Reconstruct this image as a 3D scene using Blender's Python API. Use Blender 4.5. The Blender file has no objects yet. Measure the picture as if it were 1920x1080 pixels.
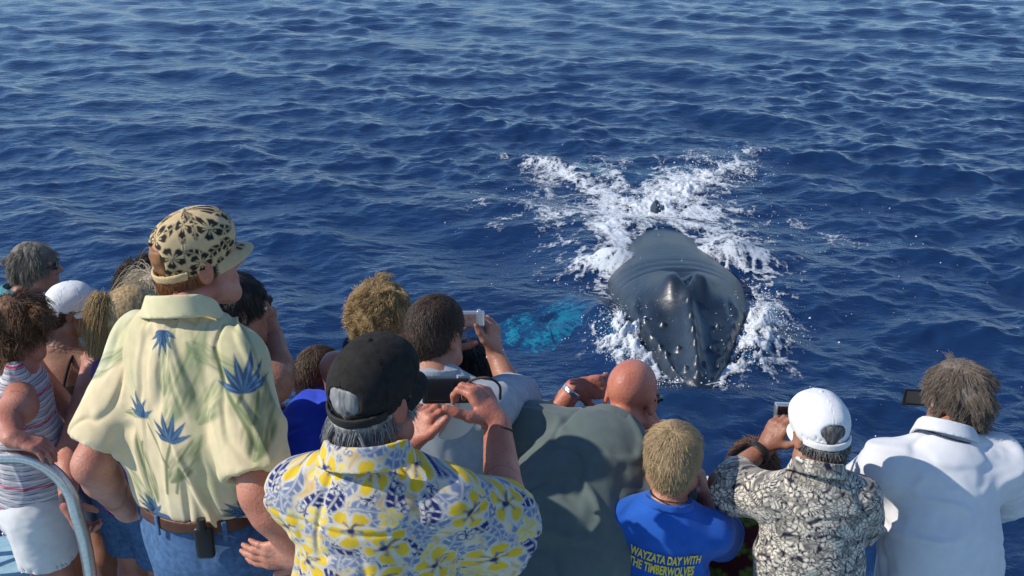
# Whale watching boat: people crowding a rail, a humpback whale surfacing in a deep blue sea.
import bpy, bmesh, math, random
import numpy as np
from mathutils import Vector, Matrix

S = bpy.context.scene
COL = S.collection
# ------------------------------------------------------------------ camera, world, sun, exposure
CAM_H = 6.6                      # eye height over the water
PITCH = math.radians(21.0)       # looking down
FPX = 2059.0                     # focal length in pixels of a 1920 wide frame
cam = bpy.data.cameras.new('camera')
cam.sensor_width = 36.0
cam.lens = 36.0 * FPX / 1920.0
cam.clip_start = 0.05
cam.clip_end = 9000.0
camo = bpy.data.objects.new('camera', cam)
camo.location = (0, 0, CAM_H)
camo.rotation_euler = (math.radians(90) - PITCH, 0, 0)
COL.objects.link(camo)
S.camera = camo

SUN_DIR = Vector((-0.79, -0.14, 0.62)).normalized()      # towards the sun: left, a little behind the camera
SUN_EL = math.asin(SUN_DIR.z)
SUN_AZ = math.atan2(SUN_DIR.x, SUN_DIR.y)
W = bpy.data.worlds.new('World')
S.world = W
W.use_nodes = True
wn = W.node_tree.nodes
wl = W.node_tree.links
sky = wn.new('ShaderNodeTexSky')
sky.sky_type = 'NISHITA'
sky.sun_disc = False
sky.sun_elevation = SUN_EL
sky.sun_rotation = SUN_AZ
sky.altitude = 0
sky.air_density = 1.0
sky.dust_density = 0.15
sky.ozone_density = 7.0
wl.new(sky.outputs[0], wn['Background'].inputs[0])
wn['Background'].inputs[1].default_value = 0.145
sun = bpy.data.lights.new('sun', 'SUN')
sun.energy = 4.2
sun.angle = math.radians(0.55)
sun.color = (1.0, 0.93, 0.82)
suno = bpy.data.objects.new('sun', sun)
suno.rotation_euler = SUN_DIR.to_track_quat('Z', 'Y').to_euler()
suno.location = SUN_DIR * 60
COL.objects.link(suno)
S.view_settings.view_transform = 'Standard'
S.view_settings.look = 'None'
S.view_settings.gamma = 1.0
S.view_settings.exposure = 0.12
S.cycles.max_bounces = 6
S.cycles.diffuse_bounces = 3
S.cycles.glossy_bounces = 3
S.cycles.transparent_max_bounces = 8
S.cycles.caustics_reflective = False
S.cycles.caustics_refractive = False
S.cycles.use_denoising = True
S.cycles.sample_clamp_indirect = 6.0

# ------------------------------------------------------------------ where a sight line meets a distance
CP, SP = math.cos(PITCH), math.sin(PITCH)
def at(px, py, Y):
    """point on the sight line of photo pixel (px,py) at forward distance Y"""
    u = (px - 960) / FPX; v = (540 - py) / FPX
    t = Y / (CP + v * SP)
    return np.array([t * u, Y, CAM_H + t * (v * CP - SP)])
def ground(px, py, z=0.0):
    u = (px - 960) / FPX; v = (540 - py) / FPX
    t = (CAM_H - z) / (SP - v * CP)
    return np.array([t * u, t * (CP + v * SP), z])

# ------------------------------------------------------------------ numpy noise
def _hash(ix, iy, iz, seed):
    h = (ix.astype(np.int64) * 73856093) ^ (iy.astype(np.int64) * 19349663) ^ (iz.astype(np.int64) * 83492791) ^ (seed * 2654435761)
    h = (h ^ (h >> 13)) * 1274126177
    h = h & 0xffffffff
    h = h ^ (h >> 16)
    return (h & 0xffff).astype(np.float32) / 32767.5 - 1.0
def vnoise(P, seed=0):
    P = np.asarray(P, dtype=np.float32)
    i = np.floor(P).astype(np.int64)
    f = (P - i).astype(np.float32)
    f = f * f * f * (f * (f * 6 - 15) + 10)
    out = 0
    for dx in (0, 1):
        wx = f[:, 0] if dx else 1 - f[:, 0]
        for dy in (0, 1):
            wy = f[:, 1] if dy else 1 - f[:, 1]
            for dz in (0, 1):
                wz = f[:, 2] if dz else 1 - f[:, 2]
                out = out + wx * wy * wz * _hash(i[:, 0] + dx, i[:, 1] + dy, i[:, 2] + dz, seed)
    return out
def fbm(P, oct=4, seed=0, gain=0.5):
    P = np.asarray(P, dtype=np.float32)
    a = 1.0; s = 0; tot = 0
    for o in range(oct):
        s = s + a * vnoise(P * (2 ** o) + 7.3 * o, seed + o)
        tot += a; a *= gain
    return s / tot
def P3(x, y, z=0.0):
    x = np.asarray(x, dtype=np.float32).ravel()
    return np.stack([x, np.broadcast_to(np.asarray(y, dtype=np.float32), x.shape).ravel(), np.broadcast_to(np.asarray(z, dtype=np.float32), x.shape)], 1)
def nrm(v):
    v = np.asarray(v, dtype=float); return v / max(1e-9, np.linalg.norm(v))
def sstep(a, b, x):
    t = np.clip((x - a) / (b - a), 0, 1); return t * t * (3 - 2 * t)

# ------------------------------------------------------------------ mesh building
def mesh_obj(name, V, F, mat, parent=None, smooth=True, attrs=None, quads=True):
    V = np.asarray(V, dtype=np.float32); F = np.asarray(F, dtype=np.int32)
    me = bpy.data.meshes.new(name)
    n = F.shape[1]
    me.vertices.add(len(V)); me.vertices.foreach_set('co', V.ravel())
    me.loops.add(F.size); me.loops.foreach_set('vertex_index', F.ravel())
    me.polygons.add(len(F)); me.polygons.foreach_set('loop_start', np.arange(0, F.size, n, dtype=np.int32))
    me.polygons.foreach_set('use_smooth', np.full(len(F), smooth, dtype=bool))
    for k, a in (attrs or {}).items():
        a = np.asarray(a, dtype=np.float32)
        if a.ndim == 2:
            at_ = me.attributes.new(k, 'FLOAT_COLOR', 'POINT')
            c = np.ones((len(a), 4), dtype=np.float32); c[:, :3] = a
            at_.data.foreach_set('color', c.ravel())
        else:
            at_ = me.attributes.new(k, 'FLOAT', 'POINT'); at_.data.foreach_set('value', a)
    me.update(); me.validate()
    if mat: me.materials.append(mat)
    o = bpy.data.objects.new(name, me)
    COL.objects.link(o)
    if parent is not None: o.parent = parent
    return o
def tag(o, label=None, cat=None, group=None, kind=None):
    if label: o['label'] = label
    if cat: o['category'] = cat
    if group: o['group'] = group
    if kind: o['kind'] = kind
    return o
def empty(name, loc, label=None, cat=None, group=None):
    o = bpy.data.objects.new(name, None); COL.objects.link(o)
    o.location = tuple(float(c) for c in loc); o.empty_display_size = 0.1
    bpy.context.view_layer.update()
    return tag(o, label, cat, group)
def adopt(parent, *obs):
    """parent objects built in world space without moving them"""
    M = Matrix.Translation(parent.location).inverted()
    for o in obs:
        if o.parent is None or o.parent is parent:
            o.parent = parent; o.matrix_parent_inverse = M
def sub(parent, o):
    """child of a part (the part itself has an identity transform)"""
    o.parent = parent; return o
def bm_obj(name, bm, mat, parent=None, smooth=False):
    me = bpy.data.meshes.new(name); bm.to_mesh(me); bm.free()
    if smooth: me.polygons.foreach_set('use_smooth', [True] * len(me.polygons))
    me.materials.append(mat)
    o = bpy.data.objects.new(name, me); COL.objects.link(o)
    if parent is not None: o.parent = parent
    return o
def frame(x, y, z, o):
    """4x4 from axes and origin"""
    M = Matrix.Identity(4)
    for i in range(3):
        M[i][0] = float(x[i]); M[i][1] = float(y[i]); M[i][2] = float(z[i]); M[i][3] = float(o[i])
    return M
def box_bm(bm, M, sx, sy, sz, bevel=0.0, seg=2):
    """a box centred on frame M"""
    g = bmesh.ops.create_cube(bm, size=1.0)
    vs = g['verts']
    for v in vs: v.co = Vector((v.co.x * sx, v.co.y * sy, v.co.z * sz))
    if bevel:
        es = list({e for v in vs for e in v.link_edges})
        r = bmesh.ops.bevel(bm, geom=es, offset=bevel, segments=seg, affect='EDGES', profile=0.5)
        vs = list({v for f in r['faces'] for v in f.verts} | {v for v in vs if v.is_valid})
    for v in vs: v.co = M @ v.co
    return vs
def cyl_bm(bm, a, b, r, seg=16, r2=None):
    a = Vector(a); b = Vector(b); d = b - a
    M = Matrix.Translation((a + b) / 2) @ d.to_track_quat('Z', 'Y').to_matrix().to_4x4()
    bmesh.ops.create_cone(bm, cap_ends=True, segments=seg, radius1=r, radius2=r if r2 is None else r2, depth=d.length, matrix=M)
def tube(path, r, seg=10, closed=False):
    """vertices and quads of a tube along a path"""
    path = np.asarray(path, dtype=float); n = len(path)
    r = np.broadcast_to(np.asarray(r, dtype=float), (n,))
    if closed: T = np.roll(path, -1, 0) - np.roll(path, 1, 0)
    else: T = np.gradient(path, axis=0)
    T /= np.maximum(np.linalg.norm(T, axis=1, keepdims=True), 1e-9)
    up = np.array([0, 0, 1.0]) if abs(T[0][2]) < 0.9 else np.array([1.0, 0, 0])
    N = np.zeros_like(path); N[0] = nrm(np.cross(np.cross(T[0], up), T[0]))
    for i in range(1, n):
        v = N[i - 1] - T[i] * np.dot(N[i - 1], T[i]); N[i] = nrm(v)
    B = np.cross(T, N)
    a = np.linspace(0, 2 * np.pi, seg, endpoint=False)
    V = path[:, None] + r[:, None, None] * (np.cos(a)[None, :, None] * N[:, None] + np.sin(a)[None, :, None] * B[:, None])
    V = V.reshape(-1, 3)
    F = []
    for i in range(n if closed else n - 1):
        for j in range(seg):
            i2 = (i + 1) % n; j2 = (j + 1) % seg
            F.append((i * seg + j, i * seg + j2, i2 * seg + j2, i2 * seg + j))
    if not closed:
        for i, c in ((0, path[0]), (n - 1, path[-1])):
            k = len(V); V = np.vstack([V, c[None]])
            for j in range(0, seg, 2):
                q = (k, i * seg + j, i * seg + (j + 1) % seg, i * seg + (j + 2) % seg)
                F.append(q[::-1] if i == 0 else q)
    return V, np.array(F)
def join(parts):
    V = []; F = []; k = 0
    for v, f in parts:
        V.append(v); F.append(np.asarray(f) + k); k += len(v)
    return np.vstack(V), np.vstack(F)
def bez(pts, n=24):
    """smooth path through points (Catmull-Rom)"""
    p = [np.asarray(q, dtype=float) for q in pts]
    p = [2 * p[0] - p[1]] + p + [2 * p[-1] - p[-2]]
    out = []
    for i in range(1, len(p) - 2):
        for t in np.linspace(0, 1, n, endpoint=False):
            a, b, c, d = p[i - 1:i + 3]
            out.append(0.5 * ((2 * b) + (c - a) * t + (2 * a - 5 * b + 4 * c - d) * t * t + (3 * b - a - 3 * c + d) * t ** 3))
    out.append(p[-2])
    return np.array(out)

# ------------------------------------------------------------------ materials
def mat_new(name):
    m = bpy.data.materials.new(name); m.use_nodes = True
    return m, m.node_tree.nodes, m.node_tree.links, m.node_tree.nodes['Principled BSDF']
def ramp(n, stops):
    r = n.new('ShaderNodeValToRGB'); e = r.color_ramp.elements
    while len(e) < len(stops): e.new(0.5)
    for el, (p, c) in zip(e, stops):
        el.position = p; el.color = (*c, 1) if len(c) == 3 else c
    return r
def mat(name, col, rough=0.7, scale=40.0, var=0.12, bump=0.15, bscale=None, attr=None, spec=0.35, metal=0.0, coat=0.0, weave=0.0, sheen=0.0, sss=0.0):
    """principled colour with object-space mottling, fine bump and an optional woven relief"""
    m, n, l, b = mat_new(name)
    tc = n.new('ShaderNodeTexCoord')
    nz = n.new('ShaderNodeTexNoise'); nz.inputs['Scale'].default_value = scale; nz.inputs['Detail'].default_value = 5
    l.new(tc.outputs['Object'], nz.inputs['Vector'])
    if attr:
        src = n.new('ShaderNodeAttribute'); src.attribute_name = attr; csock = src.outputs['Color']
    else:
        src = n.new('ShaderNodeRGB'); src.outputs[0].default_value = (*col, 1); csock = src.outputs[0]
    hs = n.new('ShaderNodeHueSaturation')
    mr = n.new('ShaderNodeMapRange'); mr.inputs['To Min'].default_value = 1 - var; mr.inputs['To Max'].default_value = 1 + var
    mr.inputs['From Min'].default_value = 0.3; mr.inputs['From Max'].default_value = 0.7
    l.new(nz.outputs['Fac'], mr.inputs['Value']); l.new(mr.outputs[0], hs.inputs['Value']); l.new(csock, hs.inputs['Color'])
    l.new(hs.outputs[0], b.inputs['Base Color'])
    b.inputs['Roughness'].default_value = rough
    b.inputs['Specular IOR Level'].default_value = spec
    b.inputs['Metallic'].default_value = metal
    b.inputs['Coat Weight'].default_value = coat
    b.inputs['Sheen Weight'].default_value = sheen
    if sss:
        b.inputs['Subsurface Weight'].default_value = sss
        b.inputs['Subsurface Radius'].default_value = (0.012, 0.005, 0.003); b.inputs['Subsurface Scale'].default_value = 1.0
    if bump or weave:
        bp = n.new('ShaderNodeBump'); bp.inputs['Strength'].default_value = bump or weave; bp.inputs['Distance'].default_value = 0.002
        n2 = n.new('ShaderNodeTexNoise'); n2.inputs['Scale'].default_value = bscale or scale * 6; n2.inputs['Detail'].default_value = 3
        l.new(tc.outputs['Object'], n2.inputs['Vector'])
        h = n2.outputs['Fac']
        if weave:
            wv = n.new('ShaderNodeTexWave'); wv.inputs['Scale'].default_value = 320; wv.bands_direction = 'DIAGONAL'; wv.inputs['Distortion'].default_value = 1.5
            l.new(tc.outputs['Object'], wv.inputs['Vector'])
            mx = n.new('ShaderNodeMath'); mx.operation = 'MULTIPLY_ADD'; mx.inputs[1].default_value = 0.35
            l.new(wv.outputs['Fac'], mx.inputs[0]); l.new(h, mx.inputs[2]); h = mx.outputs[0]
        if weave:                # small rumples of the cloth
            b2 = n.new('ShaderNodeBump'); b2.inputs['Strength'].default_value = .55; b2.inputs['Distance'].default_value = .013
            n4 = n.new('ShaderNodeTexNoise'); n4.noise_type = 'RIDGED_MULTIFRACTAL'; n4.inputs['Scale'].default_value = 7; n4.inputs['Detail'].default_value = 4; n4.inputs['Distortion'].default_value = .6
            mp4 = n.new('ShaderNodeMapping'); mp4.inputs['Scale'].default_value = (1.3, 1.3, .75); mp4.inputs['Rotation'].default_value = (.3, .5, .2)
            l.new(tc.outputs['Object'], mp4.inputs[0]); l.new(mp4.outputs[0], n4.inputs['Vector']); l.new(n4.outputs['Fac'], b2.inputs['Height']); l.new(b2.outputs[0], bp.inputs['Normal'])
        l.new(h, bp.inputs['Height']); l.new(bp.outputs[0], b.inputs['Normal'])
    return m
_mc = {}
def M(name, *a, **k):
    if name not in _mc: _mc[name] = mat(name, *a, **k)
    return _mc[name]
# ================================================================== SEA
rng = np.random.default_rng(11)
WAVES = []
for i in range(110):
    L = 0.22 * (9.0 / 0.22) ** (i / 109.0)                 # wavelength 0.22 .. 9 m
    th = math.radians(-97 + rng.normal(0, 36 if L > 1.6 else 60))   # heading mostly towards the boat
    k = 2 * math.pi / L
    slope = 0.031 * (1.0 if L < 3.0 else (3.0 / L) ** 1.0) * (0.55 + 0.9 * rng.random()) * (1.25 if L < 1.9 else 0.85)
    WAVES.append((k * math.cos(th), k * math.sin(th), slope / k, rng.random() * 6.283, L, math.cos(th), math.sin(th)))
WH_TIP = np.array([2.50, 13.22]); WH_DIR = nrm([0.055, 1.0])     # the whale's snout and the way back along its body
WH_RT = np.array([WH_DIR[1], -WH_DIR[0]])
def whale_xy(x, y):
    """(lateral, distance behind snout)"""
    dx = x - WH_TIP[0]; dy = y - WH_TIP[1]
    return dx * WH_RT[0] + dy * WH_RT[1], dx * WH_DIR[0] + dy * WH_DIR[1]
def sea_surface(x, y, spacing):
    """displaced points of the water for rest positions x,y; waves finer than the local spacing fade out"""
    X = x.astype(np.float32).copy(); Y = y.astype(np.float32).copy(); Z = np.zeros_like(X)
    # gusts: patches of rougher and smoother water
    g = fbm(np.stack([x / 5.5, y / 9.0, 0 * x], 1), 3, 91)
    gust = np.clip(0.92 + 0.95 * g, .35, 1.6)
    lat, s = whale_xy(x, y)
    calm = 1 - 0.55 * np.exp(-(lat / 2.0) ** 2) * sstep(-1.5, 0.5, s) * (1 - sstep(9, 15, s))
    for kx, ky, A, ph, L, cx, cy in WAVES:
        fade = np.clip((L / np.maximum(spacing, 1e-3) - 1.7) / 2.2, 0, 1)
        if fade.max() <= 0: continue
        a = kx * x + ky * y + ph
        amp = A * fade * calm * (gust if L < 2.0 else 1.0)
        Z += amp * np.cos(a); q = 0.65 * amp * np.sin(a)
        X -= q * cx; Y -= q * cy
    # water heaped up against the head and pouring over the flanks
    bow = np.exp(-(((lat) ** 2 / 1.4 + (s + 0.25) ** 2 / 0.30)))
    Z += 0.16 * bow
    for sg, c in ((-1, 1.45), (1, 1.5)):
        side = np.exp(-((lat - sg * (0.62 + 0.26 * np.clip(s, 0, 3.2))) / 0.33) ** 2) * sstep(0.2, 1.2, s) * (1 - sstep(2.4, 3.6, s))
        Z += 0.20 * side
    for (la, ss, ra, rs, h) in LOBES:
        Z += h * np.exp(-((lat - la) / ra) ** 2 - ((s - ss) / rs) ** 2)
    # ring waves pushed out ahead of the snout
    d = np.sqrt(lat ** 2 * 0.8 + (s + 0.1) ** 2); ahead = sstep(0.8, -0.6, s)
    Z += 0.035 * np.cos(d * 7.5) * np.exp(-((d - 1.3) / 0.9) ** 2) * ahead
    return X, Y, Z
LOBES = [(-0.95, 4.75, 0.60, 0.36, 0.36), (0.98, 5.25, 0.66, 0.45, 0.34), (-1.4, 5.9, 0.7, 0.8, 0.15), (0.1, 7.2, 1.1, 0.5, 0.16)]

def sea_rows():
    r = [2.2]
    while r[-1] < 5200:
        d = r[-1]
        dr = np.clip(d * d * 1.15 / (CAM_H * 1098), 0.022, 1e9)
        if d < 8: dr = 0.12
        if d > 75: dr = d * 0.06
        r.append(d + dr)
    return np.array(r)
rows = sea_rows()
ang = np.concatenate([np.linspace(-85, -32, 40, endpoint=False), np.linspace(-32, 32, 640), np.linspace(32, 85, 41)[1:]])
ang = np.radians(ang)
RR, AA = np.meshgrid(rows, ang, indexing='ij')
sx = (RR * np.sin(AA)).ravel(); sy = (RR * np.cos(AA)).ravel()
dA = np.gradient(ang)
spac = np.maximum(RR * dA[None, :], np.gradient(rows)[:, None] * 0.55).ravel()
X, Y, Z = sea_surface(sx, sy, spac)
nr, na = RR.shape
ii = np.arange(nr * na).reshape(nr, na)
F = np.stack([ii[:-1, :-1].ravel(), ii[:-1, 1:].ravel(), ii[1:, 1:].ravel(), ii[1:, :-1].ravel()], 1)

def water_mat():
    m = bpy.data.materials.new('sea_water'); m.use_nodes = True
    n = m.node_tree.nodes; l = m.node_tree.links
    n.remove(n['Principled BSDF'])
    out = n['Material Output']
    tc = n.new('ShaderNodeNewGeometry')
    # ripples too fine for the mesh
    bumps = None
    for sc, dist, w in ((1.7, 0.12, 0.5), (6.0, 0.042, 0.75), (19.0, 0.016, 0.7)):
        mp = n.new('ShaderNodeMapping'); mp.inputs['Scale'].default_value = (sc * 0.62, sc, sc)
        mp.inputs['Rotation'].default_value = (0, 0, math.radians(8))
        l.new(tc.outputs['Position'], mp.inputs[0])
        nz = n.new('ShaderNodeTexNoise'); nz.inputs['Scale'].default_value = 1.0; nz.inputs['Detail'].default_value = 3.0
        l.new(mp.outputs[0], nz.inputs['Vector'])
        bp = n.new('ShaderNodeBump'); bp.inputs['Strength'].default_value = w; bp.inputs['Distance'].default_value = dist
        l.new(nz.outputs['Fac'], bp.inputs['Height'])
        if bumps: l.new(bumps.outputs[0], bp.inputs['Normal'])
        bumps = bp
    gl = n.new('ShaderNodeBsdfGlossy'); gl.inputs['Roughness'].default_value = 0.16; gl.inputs['Color'].default_value = (1, 1, 1, 1)
    l.new(bumps.outputs[0], gl.inputs['Normal'])
    df = n.new('ShaderNodeBsdfDiffuse'); df.inputs['Color'].default_value = (0.022, 0.076, 0.226, 1)   # light scattered back by deep clear water
    tr = n.new('ShaderNodeBsdfTransparent'); tr.inputs['Color'].default_value = (0.13, 0.80, 0.92, 1)
    mx = n.new('ShaderNodeMixShader'); mx.inputs[0].default_value = 0.36
    l.new(tr.outputs[0], mx.inputs[1]); l.new(df.outputs[0], mx.inputs[2])
    fr = n.new('ShaderNodeFresnel'); fr.inputs['IOR'].default_value = 1.333
    l.new(bumps.outputs[0], fr.inputs['Normal'])
    m2 = n.new('ShaderNodeMixShader'); l.new(fr.outputs[0], m2.inputs[0]); l.new(mx.outputs[0], m2.inputs[1]); l.new(gl.outputs[0], m2.inputs[2])
    l.new(m2.outputs[0], out.inputs['Surface'])
    return m
tag(mesh_obj('sea', np.stack([X, Y, Z], 1), F, water_mat()), 'deep blue open sea with small wind waves', None, None, 'structure')
# the dark depth below the clear top layer
dm = M('deep_water', (0.002, 0.010, 0.05), 1.0, var=0.05, bump=0, spec=0.0)
k = 5300
tag(mesh_obj('deep_water', [(-k, -60, -5.5), (k, -60, -5.5), (k, k, -5.5), (-k, k, -5.5)], [(0, 1, 2, 3)], dm), 'dark blue depth under the surface', None, None, 'structure')

# ================================================================== WHALE
def interp(t, T, V):
    return np.interp(t, T, V)
def smooth_interp(t, T, V):
    fine = np.linspace(T[0], T[-1], 600); v = np.interp(fine, T, V)
    ker = np.hanning(25); ker /= ker.sum()
    v = np.convolve(np.pad(v, 12, 'edge'), ker, 'valid')
    return np.interp(t, fine, v)
WS = [0, 0.15, 0.5, 1.0, 1.7, 2.3, 3.0, 4.0, 5.0, 6.2, 7.5, 9.0, 10.5, 12.0, 12.9]
WW = [0.12, 0.22, 0.40, 0.60, 0.86, 1.00, 1.10, 1.18, 1.02, 0.80, 0.60, 0.48, 0.36, 0.22, 0.16]
WT = [0.08, 0.17, 0.31, 0.43, 0.56, 0.63, 0.62, 0.54, 0.43, 0.22, 0.0, -0.20, -0.42, -0.50, -0.55]
WB = [-0.25, -0.45, -0.8, -1.2, -1.6, -1.9, -2.1, -2.3, -2.3, -2.1, -1.6, -1.1, -0.85, -0.75, -0.70]
def build_whale():
    s = np.concatenate([np.arange(0, 3.4, 0.022), np.arange(3.4, 13.0, 0.06)])
    na = 200
    th = np.linspace(0, 2 * np.pi, na, endpoint=False)
    # more points on the top half
    th = th + 0.35 * np.sin(th + np.pi / 2) * 0
    w = smooth_interp(s, WS, WW); zt = smooth_interp(s, WS, WT); zb = smooth_interp(s, WS, WB)
    w[:8] *= np.linspace(0.25, 1, 8) ** 0.5
    c = np.cos(th); sn = np.sin(th)
    head = (1 - sstep(1.8, 3.4, s))[:, None]
    ex = 0.92 - 0.12 * head
    lx = np.sign(c)[None] * np.abs(c)[None] ** ex
    lz = np.sign(sn)[None] * np.abs(sn)[None] ** (1.0 + 0.75 * sstep(3.6, 5.6, s)[:, None])
    wl_ = -0.12                                            # widest line just under the water
    Xl = w[:, None] * lx
    zmid = wl_ + 0 * s
    zmid = np.minimum(zmid, zt - 0.10)
    Zl = np.where(lz > 0, zmid[:, None] + (zt - zmid)[:, None] * lz, zmid[:, None] + (zmid - zb)[:, None] * lz)
    Sl = np.repeat(s[:, None], na, 1)
    top = np.clip(lz, 0, 1) ** 0.5
    u = Xl / np.maximum(w[:, None], 1e-3)
    def g(x, sg): return np.exp(-(x / sg) ** 2)
    # flattened rostrum: shallow troughs either side of a middle ridge
    ros = sstep(0.1, 0.6, Sl) * (1 - sstep(1.9, 2.5, Sl))
    Zl = Zl + top * ros * (0.11 * g(Xl, 0.085) - 0.11 * g(np.abs(Xl) - 0.34 * (0.5 + 0.30 * Sl), 0.20))
    # raised lip edge of the upper jaw
    Zl = Zl + top * sstep(0.1, 0.5, Sl) * (1 - sstep(1.6, 2.4, Sl)) * 0.05 * g(np.abs(u) - 0.80, 0.09)
    # splash guard: two swellings meeting in front of the blowholes
    for sg in (-1, 1):
        Zl = Zl + top * 0.24 * g(Xl - sg * 0.24, 0.21) * g(Sl - 2.15, 0.30)
        Zl = Zl + top * 0.14 * g(Xl - sg * 0.28, 0.24) * g(Sl - 2.6, 0.40)
        # the nostril slits, slanting outwards to the back
        q = Sl - 2.45
        Zl = Zl - top * 0.13 * g(Xl - sg * (0.085 + 0.22 * q), 0.022) * sstep(-0.26, -0.15, q) * (1 - sstep(0.22, 0.34, q))
        Zl = Zl + top * 0.05 * g(Xl - sg * (0.16 + 0.22 * q), 0.05) * g(q, 0.22)
        # swelling over the eye
        Zl = Zl + top * 0.09 * g(Xl - sg * 0.86, 0.17) * g(Sl - 2.05, 0.22)
        Zl = Zl - top * 0.05 * g(Xl - sg * 0.66, 0.07) * g(Sl - 2.0, 0.3)
    Zl = Zl - top * 0.16 * g(Xl, 0.05) * g(Sl - 2.35, 0.30)
    Zl = Zl - top * 0.10 * g(Xl, 0.25) * g(Sl - 3.0, 0.25)
    # soft folds of the neck
    for q, a in ((3.25, 0.013), (3.5, 0.010), (3.8, 0.007)):
        Zl = Zl - top * a * g(Sl - q + 0.16 * u ** 2, 0.055) * (1 - 0.5 * np.abs(u))
    # tubercles
    tub = [(0.0, y, 0.050) for y in (0.20, 0.42, 0.72, 1.02, 1.36, 1.75)]
    r = random.Random(4)
    for sg in (-1, 1):
        for q, yy in enumerate((0.30, 0.52, 0.76, 1.0, 1.3, 1.6)):
            wloc = float(np.interp(yy, s, w))
            tub.append((sg * wloc * 0.82 + r.uniform(-.03, .03), yy + r.uniform(-.06, .06), 0.048))
            if q % 2 == 0: tub.append((sg * wloc * 0.50 + r.uniform(-.06, .06), yy + 0.12 + r.uniform(-.06, .06), 0.042))
    for tx, ty, tr in tub:
        d2 = (Xl - tx) ** 2 + (Sl - ty) ** 2
        Zl = Zl + top * 0.075 * np.exp(-(d2 / tr ** 2) ** 1.4)
    # dorsal hump, under the wash
    Zl = Zl + np.clip(lz, 0, 1) * 0.34 * g(Xl, 0.16) * g(Sl - 8.5, 0.30)
    WX = WH_TIP[0] + Xl * WH_RT[0] + Sl * WH_DIR[0]
    WY = WH_TIP[1] + Xl * WH_RT[1] + Sl * WH_DIR[1]
    V = np.stack([WX, WY, Zl], 2)
    n0 = len(s)
    idx = np.arange(n0 * na).reshape(n0, na)
    i2 = np.roll(idx, -1, 1)
    F = np.stack([idx[:-1].ravel(), i2[:-1].ravel(), i2[1:].ravel(), idx[1:].ravel()], 1)
    V = V.reshape(-1, 3)
    tip = V[:na].mean(0); tip2 = V[-na:].mean(0)
    V = np.vstack([V, tip[None] + [0, -0.02, 0], tip2[None]])
    caps = []
    for j in range(0, na, 2):
        caps.append((n0 * na, (j + 2) % na, (j + 1) % na, j))
        b0 = (n0 - 1) * na
        caps.append((n0 * na + 1, b0 + j, b0 + (j + 1) % na, b0 + (j + 2) % na))
    F = np.vstack([F, np.array(caps)])
    return V, F
def whale_mat(name, a, b, sc0=1.6, lo=.35, hi=.68):
    m, n, l, p = mat_new(name)
    tc = n.new('ShaderNodeTexCoord')
    nz = n.new('ShaderNodeTexNoise'); nz.inputs['Scale'].default_value = sc0; nz.inputs['Detail'].default_value = 7; nz.inputs['Roughness'].default_value = 0.6
    l.new(tc.outputs['Object'], nz.inputs['Vector'])
    r = ramp(n, [(lo, a), (hi, b)]); l.new(nz.outputs['Fac'], r.inputs[0])
    mp = n.new('ShaderNodeMapping'); mp.inputs['Scale'].default_value = (16, 3.5, 16); mp.inputs['Rotation'].default_value = (0, 0, 0.5)
    l.new(tc.outputs['Object'], mp.inputs[0])
    sc = n.new('ShaderNodeTexNoise'); sc.inputs['Scale'].default_value = 1.0; sc.inputs['Detail'].default_value = 6; l.new(mp.outputs[0], sc.inputs['Vector'])
    r2 = ramp(n, [(0.62, (0, 0, 0)), (0.74, (1, 1, 1))]); l.new(sc.outputs['Fac'], r2.inputs[0])
    mx = n.new('ShaderNodeMix'); mx.data_type = 'RGBA'
    ml = n.new('ShaderNodeMath'); ml.operation = 'MULTIPLY'; ml.inputs[1].default_value = 0.6; l.new(r2.outputs[0], ml.inputs[0])
    l.new(ml.outputs[0], mx.inputs[0]); l.new(r.outputs[0], mx.inputs[6]); mx.inputs[7].default_value = (b[0] * 1.8, b[1] * 1.8, b[2] * 1.8, 1)
    vo = n.new('ShaderNodeTexVoronoi'); vo.inputs['Scale'].default_value = 6.5; l.new(tc.outputs['Object'], vo.inputs['Vector'])
    r3 = ramp(n, [(0.05, (1, 1, 1)), (0.11, (0, 0, 0))]); l.new(vo.outputs['Distance'], r3.inputs[0])
    m4 = n.new('ShaderNodeMath'); m4.operation = 'MULTIPLY'; l.new(r3.outputs[0], m4.inputs[0]); l.new(nz.outputs['Fac'], m4.inputs[1])
    mx2 = n.new('ShaderNodeMix'); mx2.data_type = 'RGBA'; l.new(m4.outputs[0], mx2.inputs[0]); l.new(mx.outputs[2], mx2.inputs[6]); mx2.inputs[7].default_value = (.16, .17, .17, 1)
    l.new(mx2.outputs[2], p.inputs['Base Color'])
    p.inputs['Roughness'].default_value = 0.35; p.inputs['Specular IOR Level'].default_value = 0.6
    bp = n.new('ShaderNodeBump'); bp.inputs['Strength'].default_value = 0.35; bp.inputs['Distance'].default_value = 0.02
    n3 = n.new('ShaderNodeTexNoise'); n3.inputs['Scale'].default_value = 9; n3.inputs['Detail'].default_value = 6; l.new(tc.outputs['Object'], n3.inputs['Vector'])
    l.new(n3.outputs['Fac'], bp.inputs['Height']); l.new(bp.outputs[0], p.inputs['Normal'])
    return m
whale = empty('humpback_whale', (WH_TIP[0], WH_TIP[1], 0), 'dark grey humpback whale surfacing head first towards the boat', 'whale')
V, F = build_whale()
body = mesh_obj('body', V, F, whale_mat('whale_skin', (0.010, 0.017, 0.028), (0.024, 0.036, 0.053)))
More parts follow.
